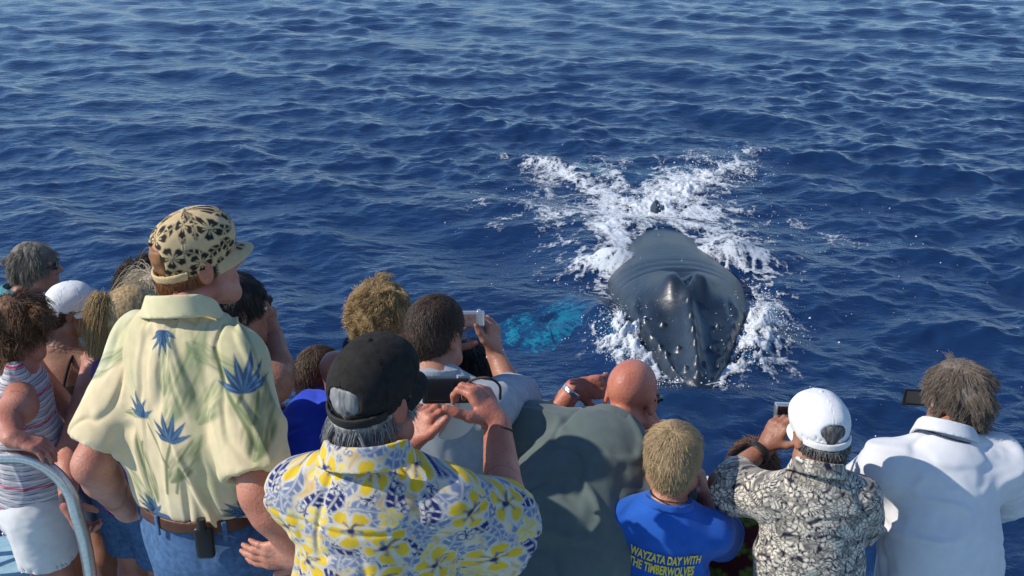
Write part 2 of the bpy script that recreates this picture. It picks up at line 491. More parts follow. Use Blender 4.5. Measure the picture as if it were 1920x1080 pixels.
def plate(outline, z, thick, arch=0.0):
    """a lens-thick blade from an outline in (lateral, behind) whale coordinates"""
    o = np.array(outline, dtype=float); c = o.mean(0)
    V = []; F = []; rings = 6
    n = len(o)
    for side in (1, -1):
        for k in range(rings):
            f = 1 - k / rings
            p = c + (o - c) * f
            zz = z + side * thick * (1 - f * f) + arch * np.abs(p[:, 0])
            for q, zq in zip(p, zz):
                V.append((WH_TIP[0] + q[0] * WH_RT[0] + q[1] * WH_DIR[0], WH_TIP[1] + q[0] * WH_RT[1] + q[1] * WH_DIR[1], zq))
        base = 0 if side == 1 else rings * n
        for k in range(rings - 1):
            for j in range(n):
                a = base + k * n + j; b = base + k * n + (j + 1) % n; d = base + (k + 1) * n + (j + 1) % n; e = base + (k + 1) * n + j
                F.append((a, b, d, e) if side == 1 else (e, d, b, a))
    return np.array(V), np.array(F)
# flukes under water at the far end
fl = bez([(0, 12.4), (0.5, 12.6), (1.4, 13.3), (2.1, 14.1), (1.2, 14.0), (0.15, 13.8), (0, 13.7), (-0.15, 13.8), (-1.2, 14.0), (-2.1, 14.1), (-1.4, 13.3), (-0.5, 12.6), (0, 12.4)], 6)[:-1]
V, F = plate(fl, -0.52, 0.10)
fluke = mesh_obj('fluke', V, F, whale_mat('fluke_skin', (0.10, 0.13, 0.12), (0.40, 0.46, 0.40)))
# long pale flippers held out under water
def flipper(sg, pts, name, mt, z):
    o = bez(pts + [pts[0]], 14)[:-1]; o = o + .085 * np.stack([fbm(P3(o[:, 0] * 5, o[:, 1] * 5, 1), 3, 3), fbm(P3(o[:, 0] * 5, o[:, 1] * 5, 8), 3, 4)], 1) * 1.6
    V, F = plate(o, z, 0.09)
    return mesh_obj(name, V, F, mt)
fm = whale_mat('flipper_skin', (0.12, 0.18, 0.22), (0.90, 0.92, 0.90), 4.5, .40, .50)
LF = [(-1.25, 3.9), (-1.55, 3.1), (-1.70, 2.4), (-2.05, 1.75), (-2.45, 1.65), (-2.78, 1.95), (-2.86, 2.5), (-2.65, 3.1), (-2.2, 3.6), (-1.5, 4.2)]
f1 = flipper(-1, LF, 'flipper', fm, -0.20)
f1['label'] = 'pale flipper glowing turquoise under the water'
RF = [(1.4, 3.6), (2.0, 3.5), (2.8, 3.9), (3.6, 4.6), (3.7, 5.0), (2.9, 4.9), (2.0, 4.7), (1.5, 4.4)]
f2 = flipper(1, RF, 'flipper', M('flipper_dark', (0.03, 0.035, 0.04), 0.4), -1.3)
adopt(whale, body, fluke, f1, f2)

# ================================================================== FOAM
def foam_density(x, y):
    """art-directed foam cover, 0..1, before it is broken into lace"""
    lat, s = whale_xy(x, y)
    D = np.zeros_like(x)
    def stroke(pts, wid, dens):
        nonlocal D
        P = [ground(*p)[:2] for p in pts]
        for i in range(len(P) - 1):
            a, b = P[i], P[i + 1]; ba = b - a
            h = np.clip(((x - a[0]) * ba[0] + (y - a[1]) * ba[1]) / (ba @ ba), 0, 1)
            dd = np.hypot(x - a[0] - h * ba[0], (y - a[1] - h * ba[1]) * 0.62)
            w0 = wid[i] + (wid[i + 1] - wid[i]) * h; d0 = dens[i] + (dens[i + 1] - dens[i]) * h
            D = np.maximum(D, d0 * np.clip(1.15 - dd / (1.5 * w0), 0, 1))
    stroke([(1200, 395), (1130, 365), (1060, 330), (960, 298)], [0.75, 0.65, 0.50, 0.30], [1.0, .85, .72, .5])
    stroke([(1195, 380), (1150, 335), (1120, 310)], [0.6, 0.45, 0.3], [.9, .7, .5])
    stroke([(1110, 400), (1030, 412)], [0.45, 0.38], [.75, .8])
    stroke([(1230, 385), (1290, 345), (1350, 320), (1395, 290)], [0.85, 0.80, 0.55, 0.40], [1.0, .95, .85, .55])
    stroke([(1150, 400), (1225, 392), (1290, 402), (1370, 390)], [0.7, 0.7, 0.7, 0.5], [1.0, 1.0, 1.0, .6])
    stroke([(1350, 290), (1260, 305), (1200, 325)], [0.5, 0.4, 0.3], [.45, .42, .40])
    stroke([(1160, 305), (1090, 280), (1000, 300)], [0.4, 0.3, 0.25], [.38, .35, .30])
    stroke([(1165, 405), (1150, 440), (1160, 480)], [0.55, 0.60, 0.45], [1.0, 1.0, 1.0])
    stroke([(1215, 462), (1160, 478)], [0.20, 0.30], [.95, .9])
    stroke([(1100, 480), (1120, 470)], [0.4, 0.5], [.42, .62])
    stroke([(1275, 425), (1330, 445), (1390, 480), (1440, 500)], [0.40, 0.50, 0.45, 0.3], [.92, .90, .80, .5])
    stroke([(1120, 500), (1145, 545), (1165, 590)], [0.35, 0.35, 0.3], [.55, .55, .55])
    stroke([(1430, 500), (1440, 545), (1425, 590)], [0.4, 0.35, 0.3], [.5, .55, .6])
    stroke([(1060, 430), (990, 400), (930, 430)], [0.35, 0.3, 0.25], [.5, .45, .35])
    stroke([(1040, 360), (970, 380), (900, 390)], [0.35, 0.3, 0.25], [.55, .45, .33])
    stroke([(1330, 410), (1380, 450)], [0.5, 0.5], [.55, .45])
    stroke([(1450, 410), (1560, 440), (1640, 470)], [0.4, 0.4, 0.3], [.28, .30, .22])
    stroke([(1020, 440), (1060, 500), (1080, 530)], [0.5, 0.5, 0.4], [.25, .26, .2])
    # spray at both sides of the head and the bow wave under the snout
    stroke([(1190, 590), (1195, 630), (1205, 668), (1240, 700)], [0.42, 0.60, 0.46, 0.24], [.85, 1.0, 1.0, .8])
    stroke([(1150, 640), (1170, 620)], [0.34, 0.38], [.75, .9])
    stroke([(1135, 520), (1140, 580)], [0.3, 0.3], [.34, .4])
    stroke([(1430, 600), (1395, 640), (1375, 680), (1335, 715)], [0.46, 0.55, 0.44, 0.24], [.85, 1.0, 1.0, .85])
    stroke([(1405, 615), (1420, 660)], [0.40, 0.34], [.85, .7])
    stroke([(1420, 520), (1420, 570)], [0.28, 0.3], [.36, .42])
    stroke([(1225, 700), (1255, 722), (1300, 734), (1350, 722), (1385, 705)], [0.09, 0.08, 0.07, 0.09, 0.12], [.75, .72, .72, .72, .6])
    for (la, ss, ra, rs, h_) in LOBES[:2]:        # water washing over the back is edged and streaked with foam
        g = np.exp(-((lat - la) / (ra * 1.25)) ** 2 - ((s - ss) / (rs * 1.5)) ** 2)
        D = np.maximum(D, np.clip(1.35 * g, 0, .76))
    return np.clip(D, 0, 1)
def build_foam():
    h = 0.026
    gx = np.arange(-2.6, 9.2, h); gy = np.arange(11.9, 30.0, h * 1.35)
    GX, GY = np.meshgrid(gx, gy, indexing='ij')
    x = GX.ravel().astype(np.float32); y = GY.ravel().astype(np.float32)
    wx = x + 0.16 * fbm(np.stack([x * 2.2, y * 1.6, 0 * x], 1), 3, 5); wy = y + 0.20 * fbm(np.stack([x * 2.2, y * 1.6, 0 * x + 9], 1), 3, 6)
    D = foam_density(wx, wy)
    act = D > 0.03
    lat, s = whale_xy(x, y)
    # lace: ridged noise whose holes open as the cover thins
    xa = wx[act]; ya = wy[act]
    r1 = 1 - np.abs(fbm(np.stack([xa * 2.9, ya * 2.2, 0 * xa], 1), 4, 21)) * 2.3
    r2 = 1 - np.abs(fbm(np.stack([xa * 7.5, ya * 5.0, 0 * xa + 3], 1), 3, 31)) * 2.1
    root = ground(1215, 408); pa = np.arctan2(xa - root[0], (ya - root[1]) * .6); pr = np.hypot(xa - root[0], (ya - root[1]) * .6)
    r3 = 1 - np.abs(fbm(np.stack([pa * 4.2 + .5 * r1, pr * 1.1, 0 * xa + 11], 1), 4, 61, .6)) * 2.3
    r4 = 1 - np.abs(fbm(np.stack([xa * 17, ya * 12, 0 * xa + 5], 1), 3, 71)) * 2.0
    wk = sstep(4.6, 6.0, s[act])
    lace = (0.30 + .12 * (1 - wk)) * r1 + (.22 + .16 * (1 - wk)) * r2 + .30 * wk * r3 + .20 * r4
    T = D[act] * 0.95 + (lace - 0.66) * 1.35 - 0.375
    val = np.full(len(x), -1.0, dtype=np.float32); val[act] = T
    keep = val > -0.24
    sp = np.full(len(x), h, dtype=np.float32)
    Xs = x.copy(); Ys = y.copy(); Zs = np.zeros_like(x)
    kk = act
    a, b, c = sea_surface(x[kk].astype(np.float64), y[kk].astype(np.float64), np.maximum(sp[kk] * 1.3, y[kk] ** 2 * 1.05 / (CAM_H * 1098) * 0.55))
    Xs[kk] = a; Ys[kk] = b; Zs[kk] = c
    # churned white water stands up in clumps beside the head
    splash = np.zeros_like(x)
    for px, py, rx, ry, hh in ((1180, 635, .50, .8, .46), (1205, 665, .40, .5, .32), (1412, 632, .50, .7, .52), (1388, 668, .38, .6, .40), (1215, 385, .9, .9, .16), (1290, 360, .9, 1.0, .22), (1345, 325, .7, 1.1, .26), (1150, 450, .5, .7, .10)):
        g = ground(px, py)
        splash = np.maximum(splash, hh * np.exp(-((x - g[0]) / rx) ** 2 - ((y - g[1]) / ry) ** 2))
    P = np.stack([x[kk] * 6.0, y[kk] * 5.0, 0 * x[kk]], 1)
    lump = 0.5 + 0.9 * np.abs(fbm(P, 4, 44, 0.62)) * 1.6
    Zs[kk] += 0.030 + np.clip(val[kk], 0, 1) * (0.012 + splash[kk] * .55) * lump + np.clip(val[kk], 0, 1) * 0.02 * fbm(P * 3.1, 3, 45)
    # sink the sheet edge into the water
    Zs[kk] += np.clip(val[kk] + .18, -0.06, 0.0) * 0.4
    nx, ny = GX.shape
    ii = np.arange(nx * ny).reshape(nx, ny)
    F = np.stack([ii[:-1, :-1].ravel(), ii[1:, :-1].ravel(), ii[1:, 1:].ravel(), ii[:-1, 1:].ravel()], 1)
    F = F[keep[F].all(1)]
    used = np.unique(F); mp = np.full(nx * ny, -1); mp[used] = np.arange(len(used))
    return np.stack([Xs, Ys, Zs], 1)[used], mp[F], val[used]
V, F, fv = build_foam()
def foam_mat():
    m, n, l, p = mat_new('sea_foam')
    a = n.new('ShaderNodeAttribute'); a.attribute_name = 'cover'
    g = n.new('ShaderNodeNewGeometry')
    nz = n.new('ShaderNodeTexNoise'); nz.inputs['Scale'].default_value = 20; nz.inputs['Detail'].default_value = 7; nz.inputs['Roughness'].default_value = 0.72
    l.new(g.outputs['Position'], nz.inputs['Vector'])
    mr = n.new('ShaderNodeMapRange'); mr.inputs['From Min'].default_value = 0.3; mr.inputs['From Max'].default_value = 0.7; mr.inputs['To Min'].default_value = -0.38; mr.inputs['To Max'].default_value = 0.36
    l.new(nz.outputs['Fac'], mr.inputs[0])
    ad = n.new('ShaderNodeMath'); ad.operation = 'ADD'; l.new(a.outputs['Fac'], ad.inputs[0]); l.new(mr.outputs[0], ad.inputs[1])
    m2 = ramp(n, [(0.0, (0, 0, 0)), (0.26, (.09, .09, .09)), (0.40, (.30, .30, .30)), (0.62, (.68, .68, .68)), (0.85, (.95, .95, .95))])
    sh = n.new('ShaderNodeMapRange'); sh.inputs['From Min'].default_value = -0.32; sh.inputs['From Max'].default_value = 0.60; l.new(ad.outputs[0], sh.inputs[0])
    l.new(sh.outputs[0], m2.inputs[0])
    l.new(m2.outputs[0], p.inputs['Alpha'])
    p.inputs['Base Color'].default_value = (0.66, 0.70, 0.74, 1); p.inputs['Roughness'].default_value = 0.55; p.inputs['Specular IOR Level'].default_value = 0.3
    bp = n.new('ShaderNodeBump'); bp.inputs['Strength'].default_value = 0.35; bp.inputs['Distance'].default_value = 0.012
    l.new(nz.outputs['Fac'], bp.inputs['Height']); l.new(bp.outputs[0], p.inputs['Normal'])
    return m
tag(mesh_obj('sea_foam', V, F, foam_mat(), attrs={'cover': fv}), 'white churned foam trailing round the whale', 'foam', None, 'stuff')
# spray: thousands of separate drops thrown up by the head
def build_spray():
    r = np.random.default_rng(7)
    P = []; R = []
    for px, py, rx, ry, top, n in ((1165, 628, .45, .60, .50, 1300), (1190, 668, .35, .5, .38, 800), (1425, 622, .42, .6, .60, 1500), (1395, 668, .30, .5, .42, 900), (1300, 730, .75, .16, .16, 350),
                                   (1215, 385, 1.2, 1.2, .30, 700), (1350, 325, 1.0, 1.3, .35, 600), (1330, 660, 0.9, 0.9, .05, 90), (1500, 450, 2.0, 2.6, .05, 160), (1130, 540, .8, 1.5, .08, 180), (1420, 540, .5, 1.4, .1, 160), (1000, 400, 1.5, 3.0, .04, 120), (1300, 560, 3.4, 4.4, 0.02, 180)):
        g = ground(px, py)
        q = r.normal(0, 1, (n, 2)) * 0.55
        x = g[0] + q[:, 0] * rx; y = g[1] + q[:, 1] * ry
        z = 0.02 + np.abs(r.normal(0, .5, n)) * top * np.exp(-(q ** 2).sum(1) * 0.8)
        P.append(np.stack([x, y, z], 1)); R.append(np.clip(r.lognormal(math.log(0.0058), 0.5, n), 0.0025, 0.022))
    P = np.vstack(P); R = np.concatenate(R)
    # drops rest on the whale's back or on the water, not inside it
    lat, s = whale_xy(P[:, 0], P[:, 1])
    w = smooth_interp(np.clip(s, 0, 12.9), WS, WW); zt = smooth_interp(np.clip(s, 0, 12.9), WS, WT)
    on = (np.abs(lat) < w) & (s > 0) & (s < 7)
    keep = ~on | (r.random(len(P)) < .10); P = P[keep]; R = R[keep]; on = on[keep]; w = w[keep]; zt = zt[keep]; lat = lat[keep]
    P[on, 2] = np.maximum(P[on, 2], -0.12 + (zt[on] + 0.12) * np.sqrt(np.clip(1 - (lat[on] / w[on]) ** 2, 0, 1)) + 0.03)
    o = np.array([(1, 0, 0), (0, 1, 0), (-1, 0, 0), (0, -1, 0), (0, 0, 1), (0, 0, -1)], float)
    f = np.array([(0, 1, 4), (1, 2, 4), (2, 3, 4), (3, 0, 4), (1, 0, 5), (2, 1, 5), (3, 2, 5), (0, 3, 5)])
    V = (P[:, None] + o[None] * R[:, None, None] * np.array([1, 1, 1.0])).reshape(-1, 3)
    F = (f[None] + 6 * np.arange(len(P))[:, None, None]).reshape(-1, 3)
    return V, F
V, F = build_spray()
tag(mesh_obj('sea_spray', V, F, M('spray_drops', (0.82, 0.85, 0.88), 0.35, var=0.03, bump=0, spec=0.5)), 'white drops of spray thrown up beside the head', 'spray', None, 'stuff')
# ================================================================== FIGURE MODELLING: smooth blends of tapered limbs, meshed as one surface
class Field:
    """signed distance field built from local shapes; meshed by surface nets"""
    def __init__(self): self.ops = []
    def add(self, fn, lo, hi, k=0.02, op='u'):
        self.ops.append((fn, np.asarray(lo, float), np.asarray(hi, float), k, op)); return self
    def cap(self, a, b, ra, rb, k=0.02, op='u', flat=None, ratio=1.0, clips=(), mod=None):
        """tapered limb from a to b; flat = axis along which it is thinned by ratio"""
        a = np.asarray(a, float); b = np.asarray(b, float)
        R = max(ra, rb) + 0.02
        lo = np.minimum(a, b) - R; hi = np.maximum(a, b) + R
        ba = b - a; L2 = max(ba @ ba, 1e-9)
        fl = None if flat is None else nrm(flat)
        def fn(P):
            pa = P - a
            if fl is not None:
                q = pa @ fl; pa = pa + (q * (1 / ratio - 1))[..., None] * fl
                bb = ba + (ba @ fl) * (1 / ratio - 1) * fl; l2 = bb @ bb
            else: bb = ba; l2 = L2
            h = np.clip((pa @ bb) / l2, 0, 1)
            d = np.sqrt(((pa - h[..., None] * bb) ** 2).sum(-1)) - (ra + (rb - ra) * h)
            if fl is not None: d = d * (0.5 + 0.5 * min(ratio, 1))
            for c, n_ in clips: d = np.maximum(d, (P - c) @ n_)
            return d
        return self.add(fn, lo, hi, k, op)
    def ell(self, c, r, R=None, k=0.02, op='u', clips=()):
        """ellipsoid; R rows are its axes"""
        c = np.asarray(c, float); r = np.asarray(r, float); R = np.eye(3) if R is None else np.asarray(R, float)
        ext = np.abs(R.T) @ r + 0.02
        def fn(P):
            q = (P - c) @ R.T
            k0 = np.sqrt(((q / r) ** 2).sum(-1)); k1 = np.sqrt(((q / r ** 2) ** 2).sum(-1))
            d = k0 * (k0 - 1) / np.maximum(k1, 1e-6)
            for cc, n_ in clips: d = np.maximum(d, (P - cc) @ n_)
            return d
        return self.add(fn, c - ext, c + ext, k, op)
    def bounds(self):
        lo = np.min([o[1] for o in self.ops if o[4] == 'u'], 0); hi = np.max([o[2] for o in self.ops if o[4] == 'u'], 0)
        return lo, hi
    def grid(self, h, lo=None, hi=None):
        l0, h0 = self.bounds()
        lo = l0 if lo is None else np.maximum(lo, l0); hi = h0 if hi is None else np.minimum(hi, h0)
        lo = lo - 1.5 * h; n = np.ceil((hi + 1.5 * h - lo) / h).astype(int) + 1
        ax = [(lo[i] + h * np.arange(n[i])).astype(np.float32) for i in range(3)]
        G = np.full(n, 0.3, dtype=np.float32)
        for fn, a, b, k, op in self.ops:
            pad = k + 3 * h
            i0 = np.clip(np.floor((a - pad - lo) / h).astype(int), 0, n); i1 = np.clip(np.ceil((b + pad - lo) / h).astype(int) + 1, 0, n)
            if (i1 <= i0).any(): continue
            sl = tuple(slice(p, q) for p, q in zip(i0, i1))
            P = np.stack(np.meshgrid(*[ax[i][sl[i]] for i in range(3)], indexing='ij'), -1)
            d = fn(P).astype(np.float32); A = G[sl]
            if op == 'u':
                hh = np.clip(k - np.abs(A - d), 0, None) / max(k, 1e-6); G[sl] = np.minimum(A, d) - hh * hh * k * 0.25
            elif op == 's':
                hh = np.clip(k - np.abs(A + d), 0, None) / max(k, 1e-6); G[sl] = np.maximum(A, -d) + hh * hh * k * 0.25
        return G, lo, h
    def mesh(self, h, lo=None, hi=None, smooth=1):
        G, o, h = self.grid(h, lo, hi)
        return nets(G, o, h, smooth)
def nets(G, o, h, smooth=1):
    S_ = G < 0
    n = np.array(G.shape)
    c = np.zeros(n - 1, dtype=np.int8)
    for dx in (0, 1):
        for dy in (0, 1):
            for dz in (0, 1):
                c += S_[dx:n[0] - 1 + dx, dy:n[1] - 1 + dy, dz:n[2] - 1 + dz]
    act = (c > 0) & (c < 8)
    idx = np.argwhere(act)
    vid = np.full(n - 1, -1, dtype=np.int64); vid[act] = np.arange(len(idx))
    acc = np.zeros((len(idx), 3)); cnt = np.zeros(len(idx))
    for ax_ in range(3):
        o1, o2 = [i for i in range(3) if i != ax_]
        for u in (0, 1):
            for v in (0, 1):
                p = idx.copy(); p[:, o1] += u; p[:, o2] += v
                q = p.copy(); q[:, ax_] += 1
                f0 = G[p[:, 0], p[:, 1], p[:, 2]]; f1 = G[q[:, 0], q[:, 1], q[:, 2]]
                m = (f0 < 0) != (f1 < 0)
                t = np.where(m, f0 / np.where(m, f0 - f1, 1), 0)
                pos = p.astype(float); pos[:, ax_] += t
                acc += pos * m[:, None]; cnt += m
    V = acc / np.maximum(cnt, 1)[:, None] * h + o
    Fs = []
    for ax_ in range(3):
        o1, o2 = (ax_ + 1) % 3, (ax_ + 2) % 3
        sl0 = [slice(None)] * 3; sl1 = [slice(None)] * 3
        sl0[ax_] = slice(0, -1); sl1[ax_] = slice(1, None)
        for k_ in (o1, o2): sl0[k_] = slice(1, -1); sl1[k_] = slice(1, -1)
        a = S_[tuple(sl0)]; b = S_[tuple(sl1)]
        e = np.argwhere(a != b)
        if not len(e): continue
        inside = a[e[:, 0], e[:, 1], e[:, 2]]
        e[:, o1] += 1; e[:, o2] += 1
        def g(du, dv):
            p = e.copy(); p[:, o1] += du; p[:, o2] += dv
            return vid[p[:, 0], p[:, 1], p[:, 2]]
        q = np.stack([g(-1, -1), g(0, -1), g(0, 0), g(-1, 0)], 1)
        q[~inside] = q[~inside][:, ::-1]
        Fs.append(q)
    F = np.vstack(Fs)
    F = F[(F >= 0).all(1)]
    u = np.unique(F); mp = np.full(len(V), -1); mp[u] = np.arange(len(u)); V = V[u]; F = mp[F]
    for _ in range(smooth): V = relax(V, F, 0.5)
    return V, F
def main_island(V, F):
    lab = np.arange(len(V)); E = np.vstack([F[:, [0, 1]], F[:, [1, 2]], F[:, [2, 3]]])
    while True:
        m = np.minimum(lab[E[:, 0]], lab[E[:, 1]]); l2 = lab.copy(); np.minimum.at(l2, E[:, 0], m); np.minimum.at(l2, E[:, 1], m); l2 = l2[l2]
        if (l2 == lab).all(): break
        lab = l2
    k, n_ = np.unique(lab, return_counts=True); F = F[lab[F[:, 0]] == k[n_.argmax()]]
    u = np.unique(F); mp = np.full(len(V), -1); mp[u] = np.arange(len(u)); return V[u], mp[F]
def scat(idx, val, n):
    return np.stack([np.bincount(idx, val[:, i], n) for i in range(3)], 1)
def relax(V, F, w):
    i = np.concatenate([F.ravel(), np.roll(F, -1, 1).ravel()]); j = np.concatenate([np.roll(F, -1, 1).ravel(), F.ravel()])
    A = scat(i, V[j], len(V)); c = np.bincount(i, minlength=len(V))
    return V * (1 - w) + w * A / np.maximum(c, 1)[:, None]
def normals(V, F):
    n = np.cross(V[F[:, 2]] - V[F[:, 0]], V[F[:, 3]] - V[F[:, 1]])
    N = scat(F.T.ravel(), np.tile(n, (4, 1)), len(V))
    return N / np.maximum(np.linalg.norm(N, axis=1, keepdims=True), 1e-12)
def refine(V, F, levels=1):
    """Catmull-Clark refinement of a quad mesh"""
    me = bpy.data.meshes.new('tmp')
    me.vertices.add(len(V)); me.vertices.foreach_set('co', np.asarray(V, np.float32).ravel())
    me.loops.add(F.size); me.loops.foreach_set('vertex_index', np.asarray(F, np.int32).ravel())
    me.polygons.add(len(F)); me.polygons.foreach_set('loop_start', np.arange(0, F.size, 4, dtype=np.int32))
    me.update(); me.validate()
    o = bpy.data.objects.new('tmp', me); COL.objects.link(o)
    md = o.modifiers.new('s', 'SUBSURF'); md.levels = levels; md.render_levels = levels
    dg = bpy.context.evaluated_depsgraph_get(); e = o.evaluated_get(dg); m2 = e.to_mesh()
    Vn = np.empty(len(m2.vertices) * 3, np.float32); m2.vertices.foreach_get('co', Vn)
    Fn = np.empty(len(m2.loops), np.int32); m2.loops.foreach_get('vertex_index', Fn)
    e.to_mesh_clear(); bpy.data.objects.remove(o); bpy.data.meshes.remove(me)
    return Vn.reshape(-1, 3).astype(float), Fn.reshape(-1, 4)
def drop_inside(V, F, boxes):
    """remove faces wholly inside boxes (they are meshed finer)"""
    keep = np.ones(len(F), bool)
    for lo, hi in boxes:
        ins = ((V > lo) & (V < hi)).all(1)
        keep &= ~ins[F].all(1)
    F = F[keep]; u = np.unique(F); mp = np.full(len(V), -1); mp[u] = np.arange(len(u))
    return V[u], mp[F]

def ring(F, c, ax_, side, fwd, rx, ry, r, k=0.004, tilt=0.0):
    """elliptic ring (collar band, ribbing, belt): centre c, normal ax_, radii rx along side, ry along fwd, tube radius r or (half height, half thickness)"""
    c = np.asarray(c, float); hh, ht = (r, r) if np.isscalar(r) else r
    ext = np.full(3, max(rx, ry) + hh + 0.03)
    def fn(P):
        q = P - c; x = q @ side; y = q @ fwd; z = q @ ax_
        z = z - tilt * y
        rr = np.sqrt((x / rx) ** 2 + (y / ry) ** 2); m = np.minimum(rx, ry) * 0.5 + 0.5 * np.sqrt(rx * ry)
        d = (rr - 1) * m
        a = np.abs(d) - ht + 0.002; b = np.abs(z) - hh + 0.002
        return np.minimum(np.maximum(a, b), 0) + np.sqrt(np.maximum(a, 0) ** 2 + np.maximum(b, 0) ** 2) - 0.002
    return F.add(fn, c - ext, c + ext, k)
def collar_shell(F, c, ax_, side, fwd, r0, r1, h0, thick=0.006, oval=0.88):
    """folded collar: a flared elliptic shell from height 0 (radius r0) to h0 (radius r1), dipping towards the front"""
    c = np.asarray(c, float); ext = np.full(3, max(r0, r1) + h0 + 0.05)
    def fn(P):
        q = P - c; x = q @ side; y = (q @ fwd) / oval; z = q @ ax_ + 0.30 * np.maximum(q @ fwd, -0.02)
        t = np.clip(z / h0, 0, 1); R = r0 + (r1 - r0) * t
        d = np.abs(np.sqrt(x * x + y * y) - R) - thick
        return np.maximum(d, np.maximum(-z, z - h0))
    return F.add(fn, c - ext, c + ext, 0.004)

def hand(F, wrist, tip, palm, right, curl=0.5, s=1.0, spread=0.10, thumb=(0.55, 0.75, 0.25), fcurl=None, k=0.006, pads=None):
    """palm, four jointed fingers and a thumb; tip = pointing direction, palm = direction the palm faces"""
    w = np.asarray(wrist, float); d = nrm(tip); n = np.asarray(palm, float); n = nrm(n - d * (n @ d)); t = np.cross(d, n) * (1 if right else -1)
    F.cap(w, w + d * .03 * s, .026 * s, .030 * s, 0.02, flat=n, ratio=.72)
    F.cap(w + d * .035 * s + t * .012 * s, w + d * .080 * s + t * .020 * s, .024 * s, .019 * s, 0.014, flat=n, ratio=.62)
    F.cap(w + d * .035 * s - t * .012 * s, w + d * .076 * s - t * .020 * s, .024 * s, .018 * s, 0.014, flat=n, ratio=.62)
    L = (.072, .080, .074, .058); off = (.030, .010, -.010, -.029); base = (.086, .090, .087, .079)
    for i in range(4):
        c = curl if fcurl is None else fcurl[i]
        p = w + d * base[i] * s + t * off[i] * s
        F.cap(p - d * .02 * s, p, .0105 * s, .0105 * s, 0.008)
        dd = nrm(d + t * spread * (1.5 - i) / 1.5)
        phi = 0
        r0 = (.0098, .0100, .0096, .0085)[i] * s
        for q, fr, cc in ((0, .46, .9), (1, .30, 1.15), (2, .24, .8)):
            phi += c * cc
            u = dd * math.cos(phi) + n * math.sin(phi)
            p2 = p + u * L[i] * fr * s
            F.cap(p, p2, r0 * (1 - .11 * q), r0 * (1 - .11 * (q + 1)), k); p = p2
    p = w + d * .022 * s + t * .024 * s + n * .004 * s
    u = nrm(d * thumb[0] + t * thumb[1] + n * thumb[2])
    F.cap(w + d * .02 * s + t * .012 * s, p + u * .04 * s, .017 * s, .0135 * s, .014)
    p = p + u * .040 * s; u2 = nrm(u + d * .35 + n * .15); p2 = p + u2 * .034 * s
    F.cap(p, p2, .0125 * s, .0115 * s, .006)
    u3 = nrm(u2 + d * .25 + n * .1); F.cap(p2, p2 + u3 * .026 * s, .0115 * s, .0092 * s, .006)
    return p2 + u3 * .026 * s

# ------------------------------------------------------------------ hair strands
def strands(name, roots, nor, length, steps, flow, mt, parent, skull=None, lift=0.5, curl=0.0, curlf=3.0, rad=0.0009, seed=0, grav=0.3, jitter=0.25, taper=0.5, lenvar=0.35, clump=0):
    """grow strands from roots; flow(P) gives the combing direction; skull(P) returns (distance, normal)"""
    r = np.random.default_rng(seed); n = len(roots)
    P = roots.copy(); out = [P.copy()]
    L = length * (1 - lenvar + 2 * lenvar * r.random(n)) if np.isscalar(length) else length * (1 - lenvar + 2 * lenvar * r.random(n))
    jit = r.normal(0, jitter, (n, 3))
    if clump:
        cid = r.integers(0, clump, n); jc = r.normal(0, jitter * 1.6, (clump, 3))
        ck = roots[r.integers(0, n, clump)]
        d2 = ((roots[:, None] - ck[None]) ** 2).sum(-1) if n * clump < 6e6 else None
        if d2 is not None: cid = d2.argmin(1)
        jit = jit * 0.35 + jc[cid]; ph = (r.random(clump) * 6.283)[cid] + r.normal(0, .35, n)
    else: ph = r.random(n) * 6.283
    D = None
    for i in range(steps):
        t = i / max(1, steps - 1)
        f = flow(P)
        d = f * (0.35 + 0.65 * t) + nor * lift * (1 - t) ** 1.5 + np.array([0, 0, -1.0]) * grav * t + jit * (0.6 + 0.4 * t)
        d /= np.maximum(np.linalg.norm(d, axis=1, keepdims=True), 1e-9)
        D = d if D is None else D * 0.4 + d * 0.6
        P = P + D * (L / steps)[:, None]
        if skull is not None:
            sd, sn = skull(P); P = P + sn * np.clip(0.003 - sd, 0, None)[:, None]
        Q = P
        if curl:
            e1 = np.cross(D, np.array([0.3, 0.2, 0.9])); e1 /= np.maximum(np.linalg.norm(e1, axis=1, keepdims=True), 1e-9); e2 = np.cross(D, e1)
            a = ph + curlf * 6.283 * (i + 1) / steps
            Q = P + (np.cos(a)[:, None] * e1 + np.sin(a)[:, None] * e2) * curl * min(1, 2 * t + .3)
        out.append(Q.copy())
    A = np.stack(out, 1).astype(np.float32)
    hc = bpy.data.hair_curves.new(name); hc.add_curves([steps + 1] * n)
    hc.position_data.foreach_set('vector', A.ravel())
    ra = hc.attributes.get('radius') or hc.attributes.new('radius', 'FLOAT', 'POINT')
    tt = np.linspace(0, 1, steps + 1)
    ra.data.foreach_set('value', np.tile(rad * (1 - taper * tt), n).astype(np.float32))
    hc.materials.append(mt)
    o = bpy.data.objects.new(name, hc); COL.objects.link(o); o['kind'] = 'stuff'
    if parent is not None: o.parent = parent
    return o
def hair_mat(name, dark, light, rough=0.42, spec=0.45):
    m, n, l, p = mat_new(name)
    hi = n.new('ShaderNodeHairInfo')
    r = ramp(n, [(0.0, dark), (0.55, tuple(0.5 * (a + b) for a, b in zip(dark, light))), (1.0, light)])
    r.color_ramp.elements[0].position = .08; l.new(hi.outputs['Random'], r.inputs[0]); l.new(r.outputs[0], p.inputs['Base Color'])
    p.inputs['Roughness'].default_value = rough; p.inputs['Specular IOR Level'].default_value = spec
    return m
